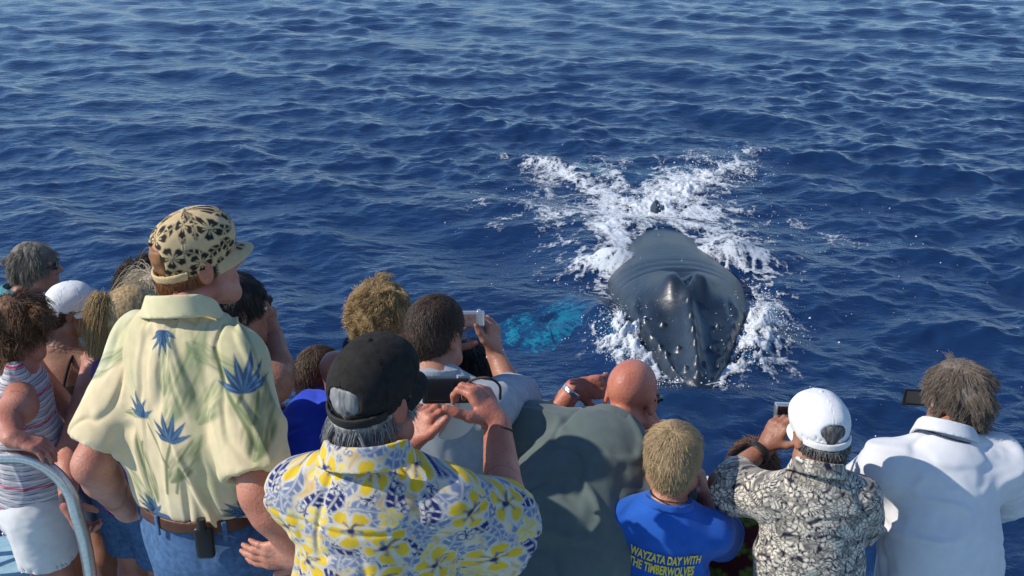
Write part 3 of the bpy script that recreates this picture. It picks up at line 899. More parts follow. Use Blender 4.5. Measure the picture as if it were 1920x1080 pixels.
def hair_base_mat(name, dark, light):
    m, n, l, p = mat_new(name)
    tc = n.new('ShaderNodeTexCoord'); mp = n.new('ShaderNodeMapping'); mp.inputs['Scale'].default_value = (120, 120, 25)
    nz = n.new('ShaderNodeTexNoise'); nz.inputs['Scale'].default_value = 1; nz.inputs['Detail'].default_value = 5
    l.new(tc.outputs['Object'], mp.inputs[0]); l.new(mp.outputs[0], nz.inputs[0])
    r = ramp(n, [(0.35, tuple(0.8 * c for c in dark)), (0.7, light)]); l.new(nz.outputs['Fac'], r.inputs[0]); l.new(r.outputs[0], p.inputs['Base Color'])
    p.inputs['Roughness'].default_value = 0.6
    bp = n.new('ShaderNodeBump'); bp.inputs['Strength'].default_value = 0.6; bp.inputs['Distance'].default_value = 0.004
    l.new(nz.outputs['Fac'], bp.inputs['Height']); l.new(bp.outputs[0], p.inputs['Normal'])
    return m

SKIN = {}
def skin_mat(name, col):
    """blotchy, freckled skin with a little light under the surface"""
    m, n, l, b = mat_new(name); tc = n.new('ShaderNodeTexCoord')
    def noise(sc, det): 
        z = n.new('ShaderNodeTexNoise'); z.inputs['Scale'].default_value = sc; z.inputs['Detail'].default_value = det; l.new(tc.outputs['Object'], z.inputs['Vector']); return z
    a = noise(14, 4); r = ramp(n, [(.35, tuple(c * k for c, k in zip(col, (.80, .66, .62)))), (.62, col), (.75, tuple(min(1, c * k) for c, k in zip(col, (1.08, 1.12, 1.12))))]); l.new(a.outputs['Fac'], r.inputs[0])
    f = noise(150, 2); r2 = ramp(n, [(.60, (0, 0, 0)), (.70, (1, 1, 1))]); l.new(f.outputs['Fac'], r2.inputs[0])
    ml = n.new('ShaderNodeMath'); ml.operation = 'MULTIPLY'; ml.inputs[1].default_value = .6; l.new(r2.outputs[0], ml.inputs[0])
    mx = n.new('ShaderNodeMix'); mx.data_type = 'RGBA'; l.new(ml.outputs[0], mx.inputs[0]); l.new(r.outputs[0], mx.inputs[6]); mx.inputs[7].default_value = (col[0] * .62, col[1] * .5, col[2] * .45, 1)
    l.new(mx.outputs[2], b.inputs['Base Color'])
    ro = n.new('ShaderNodeMapRange'); ro.inputs['To Min'].default_value = .34; ro.inputs['To Max'].default_value = .62; l.new(noise(40, 3).outputs['Fac'], ro.inputs[0]); l.new(ro.outputs[0], b.inputs['Roughness'])
    b.inputs['Specular IOR Level'].default_value = .45
    b.inputs['Subsurface Weight'].default_value = .0; b.inputs['Subsurface Radius'].default_value = (.012, .005, .003); b.inputs['Subsurface Scale'].default_value = 1.0
    bp = n.new('ShaderNodeBump'); bp.inputs['Strength'].default_value = .5; bp.inputs['Distance'].default_value = .0035; l.new(noise(130, 6).outputs['Fac'], bp.inputs['Height']); l.new(bp.outputs[0], b.inputs['Normal'])
    return m
def skin(name, col):
    if name not in SKIN: SKIN[name] = skin_mat('skin_' + name, col)
    return SKIN[name]
LID = M('eye_white', (0.75, 0.72, 0.68), 0.2, var=0.02, bump=0)
IRIS = M('eye_iris', (0.03, 0.02, 0.015), 0.15, var=0.02, bump=0)

DECK = 3.65
# ------------------------------------------------------------------ a person
class Person:
    def __init__(s, label, neck, pelvis, yaw, H=1.75, build=1.0, belly=0.0, head=None, hyaw=0, hpitch=0, hroll=0, hs=1.0, feet=DECK, tone='fair', tonecol=(0.50, 0.25, 0.165), group='people watching from the boat', nose=1.0, shrug=0.0, shw=1.0):
        s.k = H / 1.75; s.H = H; s.b = build; s.belly = belly
        s.N = np.asarray(neck, float); s.P = np.asarray(pelvis, float)
        s.up = nrm(s.N - s.P)
        f0 = np.array([math.sin(math.radians(yaw)), math.cos(math.radians(yaw)), 0])
        s.rt = nrm(np.cross(f0, s.up)); s.fw = np.cross(s.up, s.rt)
        s.T = np.linalg.norm(s.N - s.P)
        k = s.k
        sw = 0.168 * k * (0.5 + 0.5 * build) * shw
        s.SL = s.N - s.up * (.088 - shrug) * k - s.rt * sw + s.fw * .01
        s.SR = s.N - s.up * (.088 - shrug) * k + s.rt * sw + s.fw * .01
        s.sw = sw
        s.hc = np.asarray(head, float) if head is not None else s.N + s.up * .155 * k + s.fw * .035 * k
        s.hs = hs * .965 * (0.55 + 0.45 * k)
        ya, pi_, ro = (math.radians(q) for q in (hyaw, hpitch, hroll))
        R = Matrix.Rotation(-ya, 3, 'Z') @ Matrix.Rotation(-pi_, 3, 'X') @ Matrix.Rotation(ro, 3, 'Y')
        R = np.array(R)
        s.hx, s.hy, s.hz = R[:, 0], R[:, 1], R[:, 2]     # right, face, crown
        s.HR = np.stack([s.hx, s.hy, s.hz])
        s.skin = skin(tone, tonecol)
        s.F = Field(); s.fine = []; s.parts = []
        s.e = empty('person', (s.P[0], s.P[1], feet), label, 'person', group)
        s.feet = feet
        s.arm = {}
        s._body()
    def hp(s, x, y, z):
        """point in head space (metres of an adult head)"""
        return s.hc + s.hs * (x * s.hx + y * s.hy + z * s.hz)
    def _body(s):
        F = s.F; k = s.k; b = s.b; T = s.T; up, rt, fw = s.up, s.rt, s.fw
        F.cap(s.N - up * .13 * k, s.N - up * .30 * k, .125 * k * b, .118 * k * b, .04, flat=fw, ratio=.74)
        F.cap(s.N - up * .30 * k, s.P + up * .04, .115 * k * b, .130 * k * b, .05, flat=fw, ratio=.78)
        for q in (s.SL, s.SR): F.cap(s.N - up * .025 * k, q, .042 * k * b, .048 * k * b, .05)
        hb = s.hp(0, -.028, -.075)
        F.cap(s.N - up * .02, hb, .060 * k * (0.6 + 0.4 * b), .054 * s.hs * (0.7 + 0.3 * b), .03)
        # head
        h = s.hs; R = s.HR
        F.ell(s.hp(0, -.012, .030), np.array([.073, .093, .083]) * h, R, .02)
        F.ell(s.hp(0, .035, -.045), np.array([.060, .060, .078]) * h, R, .03)
        F.cap(s.hp(-.028, .062, -.102), s.hp(.028, .062, -.102), .022 * h, .022 * h, .025)
        F.cap(s.hp(-.055, .012, -.075), s.hp(-.022, .07, -.108), .026 * h, .018 * h, .03)
        F.cap(s.hp(.055, .012, -.075), s.hp(.022, .07, -.108), .026 * h, .018 * h, .03)
        F.cap(s.hp(0, .086, .012), s.hp(0, .112, -.030), .010 * h, .0145 * h, .014)
        F.cap(s.hp(-.012, .097, -.034), s.hp(.012, .097, -.034), .011 * h, .011 * h, .012)
        F.cap(s.hp(-.045, .078, .022), s.hp(.045, .078, .022), .012 * h, .012 * h, .02)
        F.cap(s.hp(-.020, .088, -.066), s.hp(.020, .088, -.066), .0075 * h, .0075 * h, .008)
        F.cap(s.hp(-.018, .086, -.078), s.hp(.018, .086, -.078), .0085 * h, .0085 * h, .008)
        for sg in (-1, 1):
            F.ell(s.hp(sg * .034, .088, .004), np.array([.017, .013, .012]) * h, R, .012, 's')
            ex = s.hp(sg * .075, -.010, -.012)
            Rr = np.array(Matrix.Rotation(sg * .45, 3, 'Z')) @ R
            F.ell(ex, np.array([.009, .021, .034]) * h, Rr, .008)
            F.ell(ex + s.hx * sg * .010 * h + s.hy * .002, np.array([.007, .012, .021]) * h, Rr, .006, 's')
        lo = s.hc - .20 * h; hi = s.hc + .20 * h
        s.fine.append((lo, hi, .0048))
    def arms(s, side, elbow, wrist, hdir=None, palm=None, curl=.6, thumb=(.55, .75, .25), spread=.1, fcurl=None, hscale=1.0, r=1.0, fine=True):
        F = s.F; k = s.k; q = s.SL if side == 'L' else s.SR
        e = np.asarray(elbow, float); w = np.asarray(wrist, float); r = r * (0.55 + 0.45 * s.b) * k
        s.arm[side] = (q, e, w)
        F.cap(q, e, .056 * r, .043 * r, .03)
        m = e + (w - e) * .28
        F.cap(e, m, .042 * r, .044 * r, .02); F.cap(m, w, .044 * r, .028 * r, .02)
        d = nrm(w - e) if hdir is None else nrm(hdir)
        pn = palm if palm is not None else np.cross(d, s.rt) * -1
        tp = hand(F, w, d, pn, side == 'R', curl, k * hscale * (.93 + .07 * s.b), spread, thumb, fcurl)
        if fine:
            c = w + d * .085 * k
            s.fine.append((c - .135 * k, c + .135 * k, .0042 if fine is True else fine))
        return tp
    def default_arm(s, side, fwdness=0.6):
        """arm reaching forward to rest on the rail"""
        q = s.SL if side == 'L' else s.SR; sg = -1 if side == 'L' else 1
        e = q + s.fw * .12 * s.k - np.array([0, 0, .24]) * s.k + s.rt * sg * .06
        w = e + s.fw * .22 * s.k * fwdness + np.array([0, 0, -.05]) + s.rt * -sg * .04
        s.arms(side, e, w, hdir=s.fw + np.array([0, 0, -.3]), palm=(0, 0, -1), curl=.45, fine=.0062)
    def legs(s, knee_fwd=.04, stance=.09, bare=False, turn=None, r=1.0):
        F = s.F; k = s.k
        f = nrm([s.fw[0], s.fw[1], 0]) if turn is None else np.array([math.sin(math.radians(turn)), math.cos(math.radians(turn)), 0])
        rt = np.array([f[1], -f[0], 0]); s.lf = f; s.lr = rt
        s.leg = {}
        for sg, nm in ((-1, 'L'), (1, 'R')):
            hip = s.P + rt * sg * .085 * k * s.b - np.array([0, 0, .03])
            an = np.array([s.P[0], s.P[1], s.feet + .085]) + rt * sg * stance * k - f * .03
            kn = (hip + an) / 2 + f * knee_fwd + np.array([0, 0, .01])
            F.cap(hip, kn, .088 * k * (.5 + .5 * s.b) * r, .056 * k * r, .03)
            c = kn + (an - kn) * .30 - f * .012
            F.cap(kn, c, .054 * k * r, .058 * k * r, .02); F.cap(c, an, .058 * k * r, .036 * k * r, .02)
            F.cap(an - np.array([0, 0, .03]) - f * .03, an + f * .13 * k - np.array([0, 0, .055]), .040 * k, .032 * k, .02)
            s.leg[nm] = (hip, kn, an)
    def finish(s, h=.013):
        F = s.F
        V, Q = F.mesh(h)
        boxes = [(lo + .012, hi - .012) for lo, hi, _ in s.fine]
        V, Q = drop_inside(V, Q, boxes)
        parts = [(V, Q)]
        for lo, hi, hh in s.fine:
            parts.append(main_island(*F.mesh(hh, lo, hi)))
        V, Q = join(parts)
        s.body = mesh_obj('body', V, Q, s.skin); s.parts.append(s.body)
        h = s.hs
        for sg in (-1, 1):
            bm = bmesh.new()
            c = s.hp(sg * .034, .078, .004)
            bmesh.ops.create_uvsphere(bm, u_segments=12, v_segments=8, radius=.0115 * h, matrix=Matrix.Translation(Vector(c)))
            bmesh.ops.create_uvsphere(bm, u_segments=10, v_segments=6, radius=.0055 * h, matrix=Matrix.Translation(Vector(c + s.hy * .0075 * h)))
            me_o = bm_obj('eye', bm, LID, smooth=True); me_o.data.materials.append(IRIS)
            for p in me_o.data.polygons:
                if p.index >= 12 * 8: p.material_index = 1
            s.parts.append(me_o)
        adopt(s.e, *s.parts)
        return s
    # -------------------------------------------------------------- clothes
    def uv(s, V):
        """print coordinates on the upper body: round the trunk, up the spine"""
        q = V - s.N; x = q @ s.rt; y = q @ s.fw; z = q @ s.up
        a = np.arctan2(x, -(y - .06) + .10) * .215
        return np.stack([a, z], 1)
    def top(s, name, mt, ease=.020, hem=None, sleeve=.62, sr=1.0, voxel=.0085, levels=0, wr=.004, wr_dir=(9, 3.2), seed=1, col=None, tank=False, neck_cut=None, flare=1.0, low=.125, collar=None, longk=.05, fold=None, yoke=0, sk=.035, hollow=True, back=0.0):
        """shirt; sleeve = share of the upper arm covered, 0 for none"""
        F = Field(); k = s.k; b = s.b; up, rt, fw = s.up, s.rt, s.fw
        e = ease
        hemd = (s.T + .06 * k) if hem is None else hem
        hp_ = s.N - up * hemd
        clips = [(hp_, -up)]
        if back: F.cap(s.N - up * .12 * k - fw * .03 * k, s.N - up * .26 * k - fw * .02 * k, (.11 + back) * k * b, .10 * k * b, .06, flat=fw, ratio=.8)
        F.cap(s.N - up * low * k, s.N - up * .30 * k, .128 * k * b + e, .128 * k * b + e * 1.3, longk, flat=fw, ratio=.76)
        F.cap(s.N - up * .30 * k, s.N - up * (hemd + .05), .128 * k * b + e * 1.3, (.137 * k * b + e * 1.5) * flare, longk, flat=fw, ratio=.80, clips=clips)
        if s.belly: F.ell(s.N - up * .42 * k + fw * .03, np.array([.15 * b + s.belly, .125 + s.belly, .17]) * k, np.stack([rt, fw, up]), .06, clips=clips)
        if not tank:
            for q in (s.SL, s.SR): F.cap(s.N - up * .040 * k, q, (.046 + e * .35) * k * b, (.050 + e * .45) * k * b, .05)
        elif tank == 'none': pass
        else:
            for sg in (-1, 1):
                F.cap(s.N - up * .13 * k + rt * sg * .085 * k - fw * .05 * k, s.N + up * .012 * k + rt * sg * .082 * k - fw * .005, .030 * k, .030 * k, .02)
                F.cap(s.N - up * .16 * k + rt * sg * .085 * k + fw * .06 * k, s.N + up * .012 * k + rt * sg * .082 * k, .030 * k, .030 * k, .02)
            for q, sg in ((s.SL, -1), (s.SR, 1)):
                F.ell(q + rt * sg * .01 + up * .0, np.array([.062, .13, .10]) * k, np.stack([rt, fw, up]), .01, 's')
        carve = []
        if sleeve:
            for sd in ('L', 'R'):
                if sd not in s.arm: continue
                q, el, w = s.arm[sd]
                d = nrm(el - q); Lq = np.linalg.norm(el - q) * sleeve
                end = q + d * Lq
                if sleeve > 1.0: end = el + nrm(w - el) * np.linalg.norm(w - el) * (sleeve - 1)
                r0 = (.056 + e * .5) * k * (.5 + .5 * b); r1 = (.060 + e * .9) * k * (.5 + .5 * b) * sr
                if sleeve > 1.0:
                    F.cap(q, el, r0, r1, .035); dd = nrm(w - el); F.cap(el, end + dd * .05, r1, r1 * .9, .02, clips=[(end, dd)])
                else:
                    F.cap(q, end + d * .05, r0, r1 + (r1 - r0) * .05 / max(Lq, .01), sk, clips=[(end, d)])
                    if hollow: sl_ = (r1 - r0) / max(Lq, .01); wl_ = max(.014, 1.75 * voxel); carve.append((end - d * .04, end + d * .06, r1 - sl_ * .04 - wl_, d, r1 + sl_ * .06 - wl_))
        for a_, b_, r_, d_, r2_ in carve: F.cap(a_, b_, r_, r2_, .004, 's', clips=[(a_, -d_)])
        V, Q = F.mesh(voxel, smooth=2)
        if levels: V, Q = refine(V, Q, levels)
        N_ = normals(V, Q)
        u = s.uv(V)
        n1 = fbm(np.stack([u[:, 0] * wr_dir[0], u[:, 1] * wr_dir[1], V @ fw * 5.0], 1), 3, seed)
        n2 = fbm(np.stack([u[:, 0] * wr_dir[0] * 2.3 + u[:, 1] * 6, u[:, 1] * wr_dir[1] * 1.7, V @ fw * 8.0], 1), 3, seed + 50)
        w1 = u[:, 0] + .035 * n2; n3 = fbm(np.stack([w1 * wr_dir[0] * .75 + u[:, 1] * 2.5, u[:, 1] * wr_dir[1] * 1.2 - w1 * 2.0, V @ fw * 4 + 9], 1), 2, seed + 90)
        d = wr * (n1 * .9 + n2 * .5 + 1.15 * np.exp(-(n3 / .10) ** 2) - .9 * np.exp(-((n1 - .12) / .07) ** 2))
        if yoke: d = d - .0028 * np.exp(-((u[:, 1] + yoke + .012 * np.cos(u[:, 0] * 9)) / .0045) ** 2) + .0012 * np.exp(-((u[:, 1] + yoke - .011 + .012 * np.cos(u[:, 0] * 9)) / .006) ** 2)
        if fold is not None: d = d + fold(V, u)
        V = V + N_ * d[:, None]
        attrs = None
        if col is not None: attrs = {'col': col(V, u)}
        o = mesh_obj(name, V, Q, mt, attrs=attrs); s.parts.append(o); s.shirt = o; s.shirtV = V; s.shirtN = N_; s.shirtQ = Q
        return o
    def bottom(s, name, mt, length=1.0, ease=.014, voxel=.011, rise=.10, wr=.003, seed=4, col=None, levels=0, flare=1.0):
        """trousers or shorts: length 1 = to the ankle, 0.45 = above the knee"""
        F = Field(); k = s.k; b = s.b
        z = np.array([0, 0, 1.0]); top_ = s.P + s.up * rise * k
        F.cap(s.P + s.up * (rise + .05) * k, s.P - z * .05 * k, (.132 * b) * k + ease, (.142 * b) * k + ease, .05, flat=s.lf, ratio=.84, clips=[(top_, s.up)])
        for nm, (hip, kn, an) in s.leg.items():
            if length <= .55:
                t = length / .5; end = hip + (kn - hip) * t; d = nrm(kn - hip)
                r1 = (.080 + (.052 - .080) * t) * k * (.5 + .5 * b) + ease * 1.8
                F.cap(hip, end + d * .05, .090 * k * (.5 + .5 * b) + ease, r1 * flare, .03, clips=[(end, d)])
                F.cap(end - d * .03, end + d * .06, r1 * flare - .012, r1 * flare - .012, .003, 's', clips=[(end - d * .03, -d)])
            else:
                F.cap(hip, kn, .088 * k * (.5 + .5 * b) + ease, .060 * k + ease * 1.3, .03)
                end = an + z * .02; d = nrm(an - kn)
                F.cap(kn, end + d * .04, .060 * k + ease * 1.3, .058 * k + ease, .02, clips=[(end, d)])
        V, Q = F.mesh(voxel, smooth=2)
        if levels: V, Q = refine(V, Q, levels)
        N_ = normals(V, Q)
        V = V + N_ * (wr * fbm(V * np.array([9, 9, 16.0]), 3, seed))[:, None]
        o = mesh_obj(name, V, Q, mt, attrs={'col': col(V, N_)} if col is not None else None); s.parts.append(o)
        return o
    def shoes(s, mt):
        for nm, (hip, kn, an) in s.leg.items():
            F = Field(); f = s.lf; z = np.array([0, 0, 1.0])
            F.cap(an - z * .035 - f * .035, an + f * .145 * s.k - z * .045, .047 * s.k, .040 * s.k, .02, clips=[(np.array([0, 0, s.feet + .004]), -z)])
            V, Q = F.mesh(.009, smooth=1); o = mesh_obj('shoe', V, Q, mt); s.parts.append(o)
    def collar(s, mt, r0=.082, r1=.070, h0=.045, lift=.0, col=None, back=.0, name='collar', stripe=None, voxel=.0045):
        F = Field(); k = s.k
        ax_ = nrm(s.up * .92 + nrm(s.hp(0, -.03, -.07) - s.N) * .4)
        c = s.N + s.up * (lift - .006) * k - s.fw * back
        collar_shell(F, c, ax_, s.rt, s.fw, r0 * k, r1 * k, h0 * k, .006)
        V, Q = F.mesh(voxel, smooth=2)
        N_ = normals(V, Q)
        o = mesh_obj(name, V, Q, mt, attrs={'col': col(V, s.uv(V))} if col is not None else None); s.parts.append(o)
        s.col_frame = (c, ax_)
        return o
    def band(s, name, mt, c, ax_, rx, ry, r, side=None, fwd=None, voxel=.004, tilt=0, add=True):
        F = Field(); ax_ = nrm(ax_)
        side = s.rt if side is None else side
        side = nrm(side - ax_ * (side @ ax_)); fwd = np.cross(ax_, side)
        ring(F, c, ax_, side, fwd, rx, ry, r, tilt=tilt)
        V, Q = F.mesh(voxel, smooth=2)
        o = mesh_obj(name, V, Q, mt)
        if add: s.parts.append(o)
        return o
    # -------------------------------------------------------------- hair
    def skull(s, grow=0.0):
        c = s.hp(0, -.012, .030); r = (np.array([.073, .093, .083]) * s.hs + grow)
        def f(P):
            q = (P - c) @ s.HR.T
            k0 = np.sqrt(((q / r) ** 2).sum(1)); g = q / r ** 2
            k1 = np.maximum(np.sqrt((g ** 2).sum(1)), 1e-6)
            return k0 * (k0 - 1) / k1, (g / k1[:, None]) @ s.HR
        return f
    def hair(s, cols, style='short', n=4500, thick=.010, length=.03, front=.030, nape=-.085, seed=3, rad=.0009, curl=0, lift=.5, grav=.3, curlf=3, clump=0, jitter=.25, zmax=None, steps=5, crown=(0.01, -.05, .11), tie=None, side_cut=-.045, puff=0, lenvar=.35, ears=True, taper=.5):
        """hair cap plus strands. front = how far forward the hairline lies at the crown, nape = lower edge at the back"""
        F = Field(); h = s.hs; R = s.HR
        F.ell(s.hp(0, -.014, .030), np.array([.073 + thick, .094 + thick, .083 + thick]) * h, R, .01)
        F.cap(s.hp(0, -.050, -.010), s.hp(0, -.048, nape + .03), (.062 + thick * .6) * h, (.050 + thick * .5) * h, .03)
        if puff: F.ell(s.hp(0, -.03, .02), np.array([.085 + puff, .095 + puff, .09 + puff]) * h, R, .03)
        # clear the face, the ears' front and the neck
        F.ell(s.hp(0, .115, -.035), np.array([.094, .088, .115]) * h, R, .01, 's')
        def low(P):
            q = (P - s.hc) / h; y = q @ s.hy; z = q @ s.hz
            edge = np.where(y > -.022, side_cut + np.clip((y + .022) * 1.0, 0, .05), np.maximum(nape, side_cut - (-.022 - y) * 2.4))
            return (z - edge) * h          # positive above the edge
        F.add(lambda P: low(P), s.hc - .22, s.hc + .22, .006, 's')
        if ears:
            for sg in (-1, 1): F.ell(s.hp(sg * .092, .006, -.020), np.array([.032, .030, .036]) * h, R, .01, 's')
        if zmax is not None:
            def under(P):        # keep only what shows under the cap's rim
                q = (P - s.hc) / h
                return (zmax + .22 * (q @ s.hy) - q @ s.hz) * h
            F.add(under, s.hc - .22, s.hc + .22, .003, 's')
            F.ell(s.hp(0, -.014, .030), np.array([.078, .098, .087]) * h, R, .002, clips=[(s.hp(0, 0, zmax - .03), -s.hz), (s.hp(0, 0, .055), s.hz), (s.hp(.036, 0, 0), s.hx), (s.hp(-.036, 0, 0), -s.hx), (s.hp(0, -.06, 0), s.hy)])
        V, Q = F.mesh(.0055, smooth=1)
        N_ = normals(V, Q)
        V = V + N_ * (0.0035 * fbm(V * 60, 3, seed))[:, None]
        base = mesh_obj('hair', V, Q, hair_base_mat('hair_base', cols[0], cols[1])); s.parts.append(base)
        s.hairV, s.hairN = V, N_
        sk = s.skull(.004)
        r = np.random.default_rng(seed)
        outer = (((V - s.hc) * N_).sum(1) > 0)
        q = (V - s.hc) / h
        if zmax is not None: outer &= q @ s.hz < zmax + .22 * (q @ s.hy) - .004
        ok = np.nonzero(outer)[0]
        pick = ok[r.integers(0, len(ok), n)]
        roots = V[pick] + r.normal(0, .0025, (n, 3)) - N_[pick] * .004
        cr = s.hp(*crown)
        if style == 'tail':
            tp = s.hp(*tie)
            def flow(P):
                d = tp - P; return d / np.maximum(np.linalg.norm(d, axis=1, keepdims=True), 1e-6)
        elif style == 'spiky':
            def flow(P):
                d = P - s.hp(0, -.03, -.03); d = d / np.linalg.norm(d, axis=1, keepdims=True); return d * .6 + s.hy * .5 + s.hz * .35
        else:
            def flow(P):
                d = P - cr; nn = d / np.maximum(np.linalg.norm(d, axis=1, keepdims=True), 1e-6)
                return nn * .75 - s.hz * .45
        LL = length
        if callable(length): LL = length((roots - s.hc) / h)
        hm = hair_mat('hair_strands', cols[0], cols[1])
        st = strands('strands', roots, N_[pick], LL, steps, flow, hm, base, sk, lift, curl, curlf, rad, seed, grav, jitter, taper=taper, clump=clump, lenvar=lenvar)
        s.hair_m = hm
        return base
    def tail(s, base, start, pts, n=700, width=.02, rad=.0010, seed=9, wave=.004, name='ponytail'):
        """a bundle of strands along a path of head-space points"""
        path = bez([s.hp(*start)] + [s.hp(*p) for p in pts], 5)
        r = np.random.default_rng(seed); m = len(path)
        o1 = r.normal(0, 1, (n, 3)); t = np.linspace(0, 1, m)
        wdt = width * (0.35 + 1.0 * np.sin(np.clip(t * 1.25, 0, 1) * np.pi / 2 * 1.2)) * (1 - .25 * t)
        A = path[None] + o1[:, None] * (wdt[None, :, None] * .5) + r.normal(0, wave, (n, m, 3)).cumsum(1) * .5
        hc = bpy.data.hair_curves.new(name); hc.add_curves([m] * n)
        hc.position_data.foreach_set('vector', A.astype(np.float32).ravel())
        ra = hc.attributes.get('radius') or hc.attributes.new('radius', 'FLOAT', 'POINT')
        ra.data.foreach_set('value', np.tile(rad * (1 - .5 * t), n).astype(np.float32))
        hc.materials.append(s.hair_m)
        o = bpy.data.objects.new(name, hc); COL.objects.link(o); s.parts.append(o)
        return o
    # -------------------------------------------------------------- cap
    def cap(s, mt, grow=.011, rim=-.008, hole=True, brim_len=.075, col=None, levels=1, strap_mt=None, tilt=-.22, button=True, brim_mt=None, hole_size=(.045, .05, .042), voxel=.0058):
        h = s.hs; F = Field(); R = s.HR
        g = np.array([.074 + grow, .094 + grow, .083 + grow])
        c0 = (0, -.010, .034)
        pl = s.hp(0, 0, rim); nz = nrm(s.hz * -1 + s.hy * -tilt * 1.0)
        F.ell(s.hp(*c0), g * h, R, .01, clips=[(pl, nz)])
        F.ell(s.hp(0, .035, .065), np.array([.074 + grow * .6, .070, .052 + grow]) * h, R, .03, clips=[(pl, nz)])
        # hollow underside
        F.ell(s.hp(0, -.010, .022), (g - .010) * np.array([1, 1, .9]) * h, R, .004, 's', clips=[(s.hp(0, 0, rim + .022), -nz * -1)])
        if hole: F.ell(s.hp(0, -.098 - grow, rim + .036), np.array(hole_size) * h, R, .004, 's')
        V, Q = F.mesh(voxel, smooth=1)
        if levels: V, Q = refine(V, Q, levels)
        N_ = normals(V, Q)
        q = (V - s.hp(*c0)) / h; x = q @ s.hx; y = q @ s.hy; z = q @ s.hz
        a = np.arctan2(x, y); sm = np.abs(((a / (2 * np.pi) * 6 + .5) % 1) - .5)
        groove = np.exp(-(sm / .012) ** 2) * np.clip((.1 - z) * 30, 0, 1)
        d = -.0016 * groove + .0022 * fbm(q * 16, 3, 8) + .0012 * np.exp(-((sm - .03) / .012) ** 2)
        V = V + N_ * (d * (z > -.035))[:, None]
        o = mesh_obj('cap', V, Q, mt, attrs={'col': col(np.stack([a, z, x, y], 1))} if col is not None else None)
        s.parts.append(o); s.capo = o
        if hole:
            # closing strap across the gap
            F3 = Field(); gx, gy = (g[0] - .001) * h, (g[1] - .001) * h
            ax_ = -nz; sd = s.hx; fd = np.cross(ax_, sd)
            c = s.hp(c0[0], c0[1], rim + .012)
            cut = 0
            ring(F3, c, nrm(ax_), sd, fd, gx * .985, gy * .985, (.011 * h, .0035 * h))
            V, Q = F3.mesh(.0036, smooth=1)
            bk = ((V - c) @ s.hy) < -.045 * h
            keep = bk[Q].all(1); Q = Q[keep]; uu = np.unique(Q); mp = np.full(len(V), -1); mp[uu] = np.arange(len(uu))
            st = mesh_obj('strap', V[uu], mp[Q], strap_mt or mt, attrs={'col': col(np.zeros((len(uu), 4)) - 9)} if col is not None else None); st.parent = o
        # brim
        nu, nv = 28, 9
        Vb = []
        for lay in (0, 1):
            for i in range(nu):
                aa = math.radians(-82 + 164 * i / (nu - 1))
                for j in range(nv):
                    t = j / (nv - 1)
                    ex = (g[0] - .004) * math.sin(aa); ey = (g[1] - .004) * math.cos(aa) - .010
                    oy = brim_len * t * math.cos(aa * .98) ** .75 if math.cos(aa) > 0 else 0
                    zz = rim + .006 - .10 * (ex * 2.2) ** 2 * 4 * .35 - t * .018 - lay * .004
                    Vb.append(s.hp(ex * (1 + .02 * t), ey + oy, zz - ey * tilt))
        Vb = np.array(Vb); Fb = []
        for lay in (0, 1):
            for i in range(nu - 1):
                for j in range(nv - 1):
                    b0 = lay * nu * nv + i * nv + j
                    qd = (b0, b0 + 1, b0 + nv + 1, b0 + nv)
                    Fb.append(qd[::-1] if lay == 0 else qd)
        def bd(i, j): return i * nv + j
        for i in range(nu - 1): Fb.append((bd(i, nv - 1), bd(i + 1, nv - 1), bd(i + 1, nv - 1) + nu * nv, bd(i, nv - 1) + nu * nv))
        Vb2, Fb2 = refine(Vb, np.array(Fb), 1)
        br = mesh_obj('brim', Vb2, Fb2, brim_mt or mt, attrs={'col': col(np.stack([0 * Vb2[:, 0] - 8, Vb2[:, 2], (Vb2 - s.hc) @ s.hx, (Vb2 - s.hc) @ s.hy], 1))} if col is not None else None)
        br.parent = o
        if button:
            bm = bmesh.new(); bmesh.ops.create_uvsphere(bm, u_segments=12, v_segments=8, radius=.008 * h, matrix=Matrix.Translation(Vector(s.hp(0, -.010, .034 + g[2] + .001))))
            bb = bm_obj('button', bm, brim_mt or (M('cap_button', (.5, .4, .25)) if col is not None else mt), o, smooth=True)
        return o
    def glasses(s, mt):
        """dark sunglasses with temples"""
        F = Field(); h = s.hs
        for sg in (-1, 1):
            F.ell(s.hp(sg * .034, .101, .003), np.array([.028, .008, .021]) * h, s.HR, .004)
            F.cap(s.hp(sg * .062, .092, .008), s.hp(sg * .081, -.01, .004), .0042 * h, .0035 * h, .004)
            F.cap(s.hp(sg * .060, .096, .006), s.hp(sg * .066, .088, .007), .011 * h, .007 * h, .004)
        F.cap(s.hp(-.012, .108, .008), s.hp(.012, .108, .008), .004, .004, .004)
        V, Q = F.mesh(.0032, smooth=1); o = mesh_obj('sunglasses', V, Q, mt); s.parts.append(o); return o

CLOTH = lambda name, c, **k: M(name, c, k.pop('rough', .85), k.pop('scale', 30), k.pop('var', .10), k.pop('bump', .25), sheen=.15, spec=.2, weave=.25, **k)
DENIM = M('denim', (.07, .14, .27), .85, 60, .28, .35, attr=None, weave=.5, spec=.2)
SHOE = M('shoe_canvas', (.12, .11, .10), .8)
GLASS_DARK = M('dark_lens', (.01, .01, .012), .12, var=.02, bump=0, spec=.6)
BLACK = M('black_plastic', (.013, .013, .015), .38, var=.1, bump=.1)
SILVER = M('silver_metal', (.62, .63, .65), .28, var=.05, bump=.05, metal=.85)
STEEL = M('brushed_steel', (.66, .64, .60), .30, 90, .12, .12, metal=1.0)
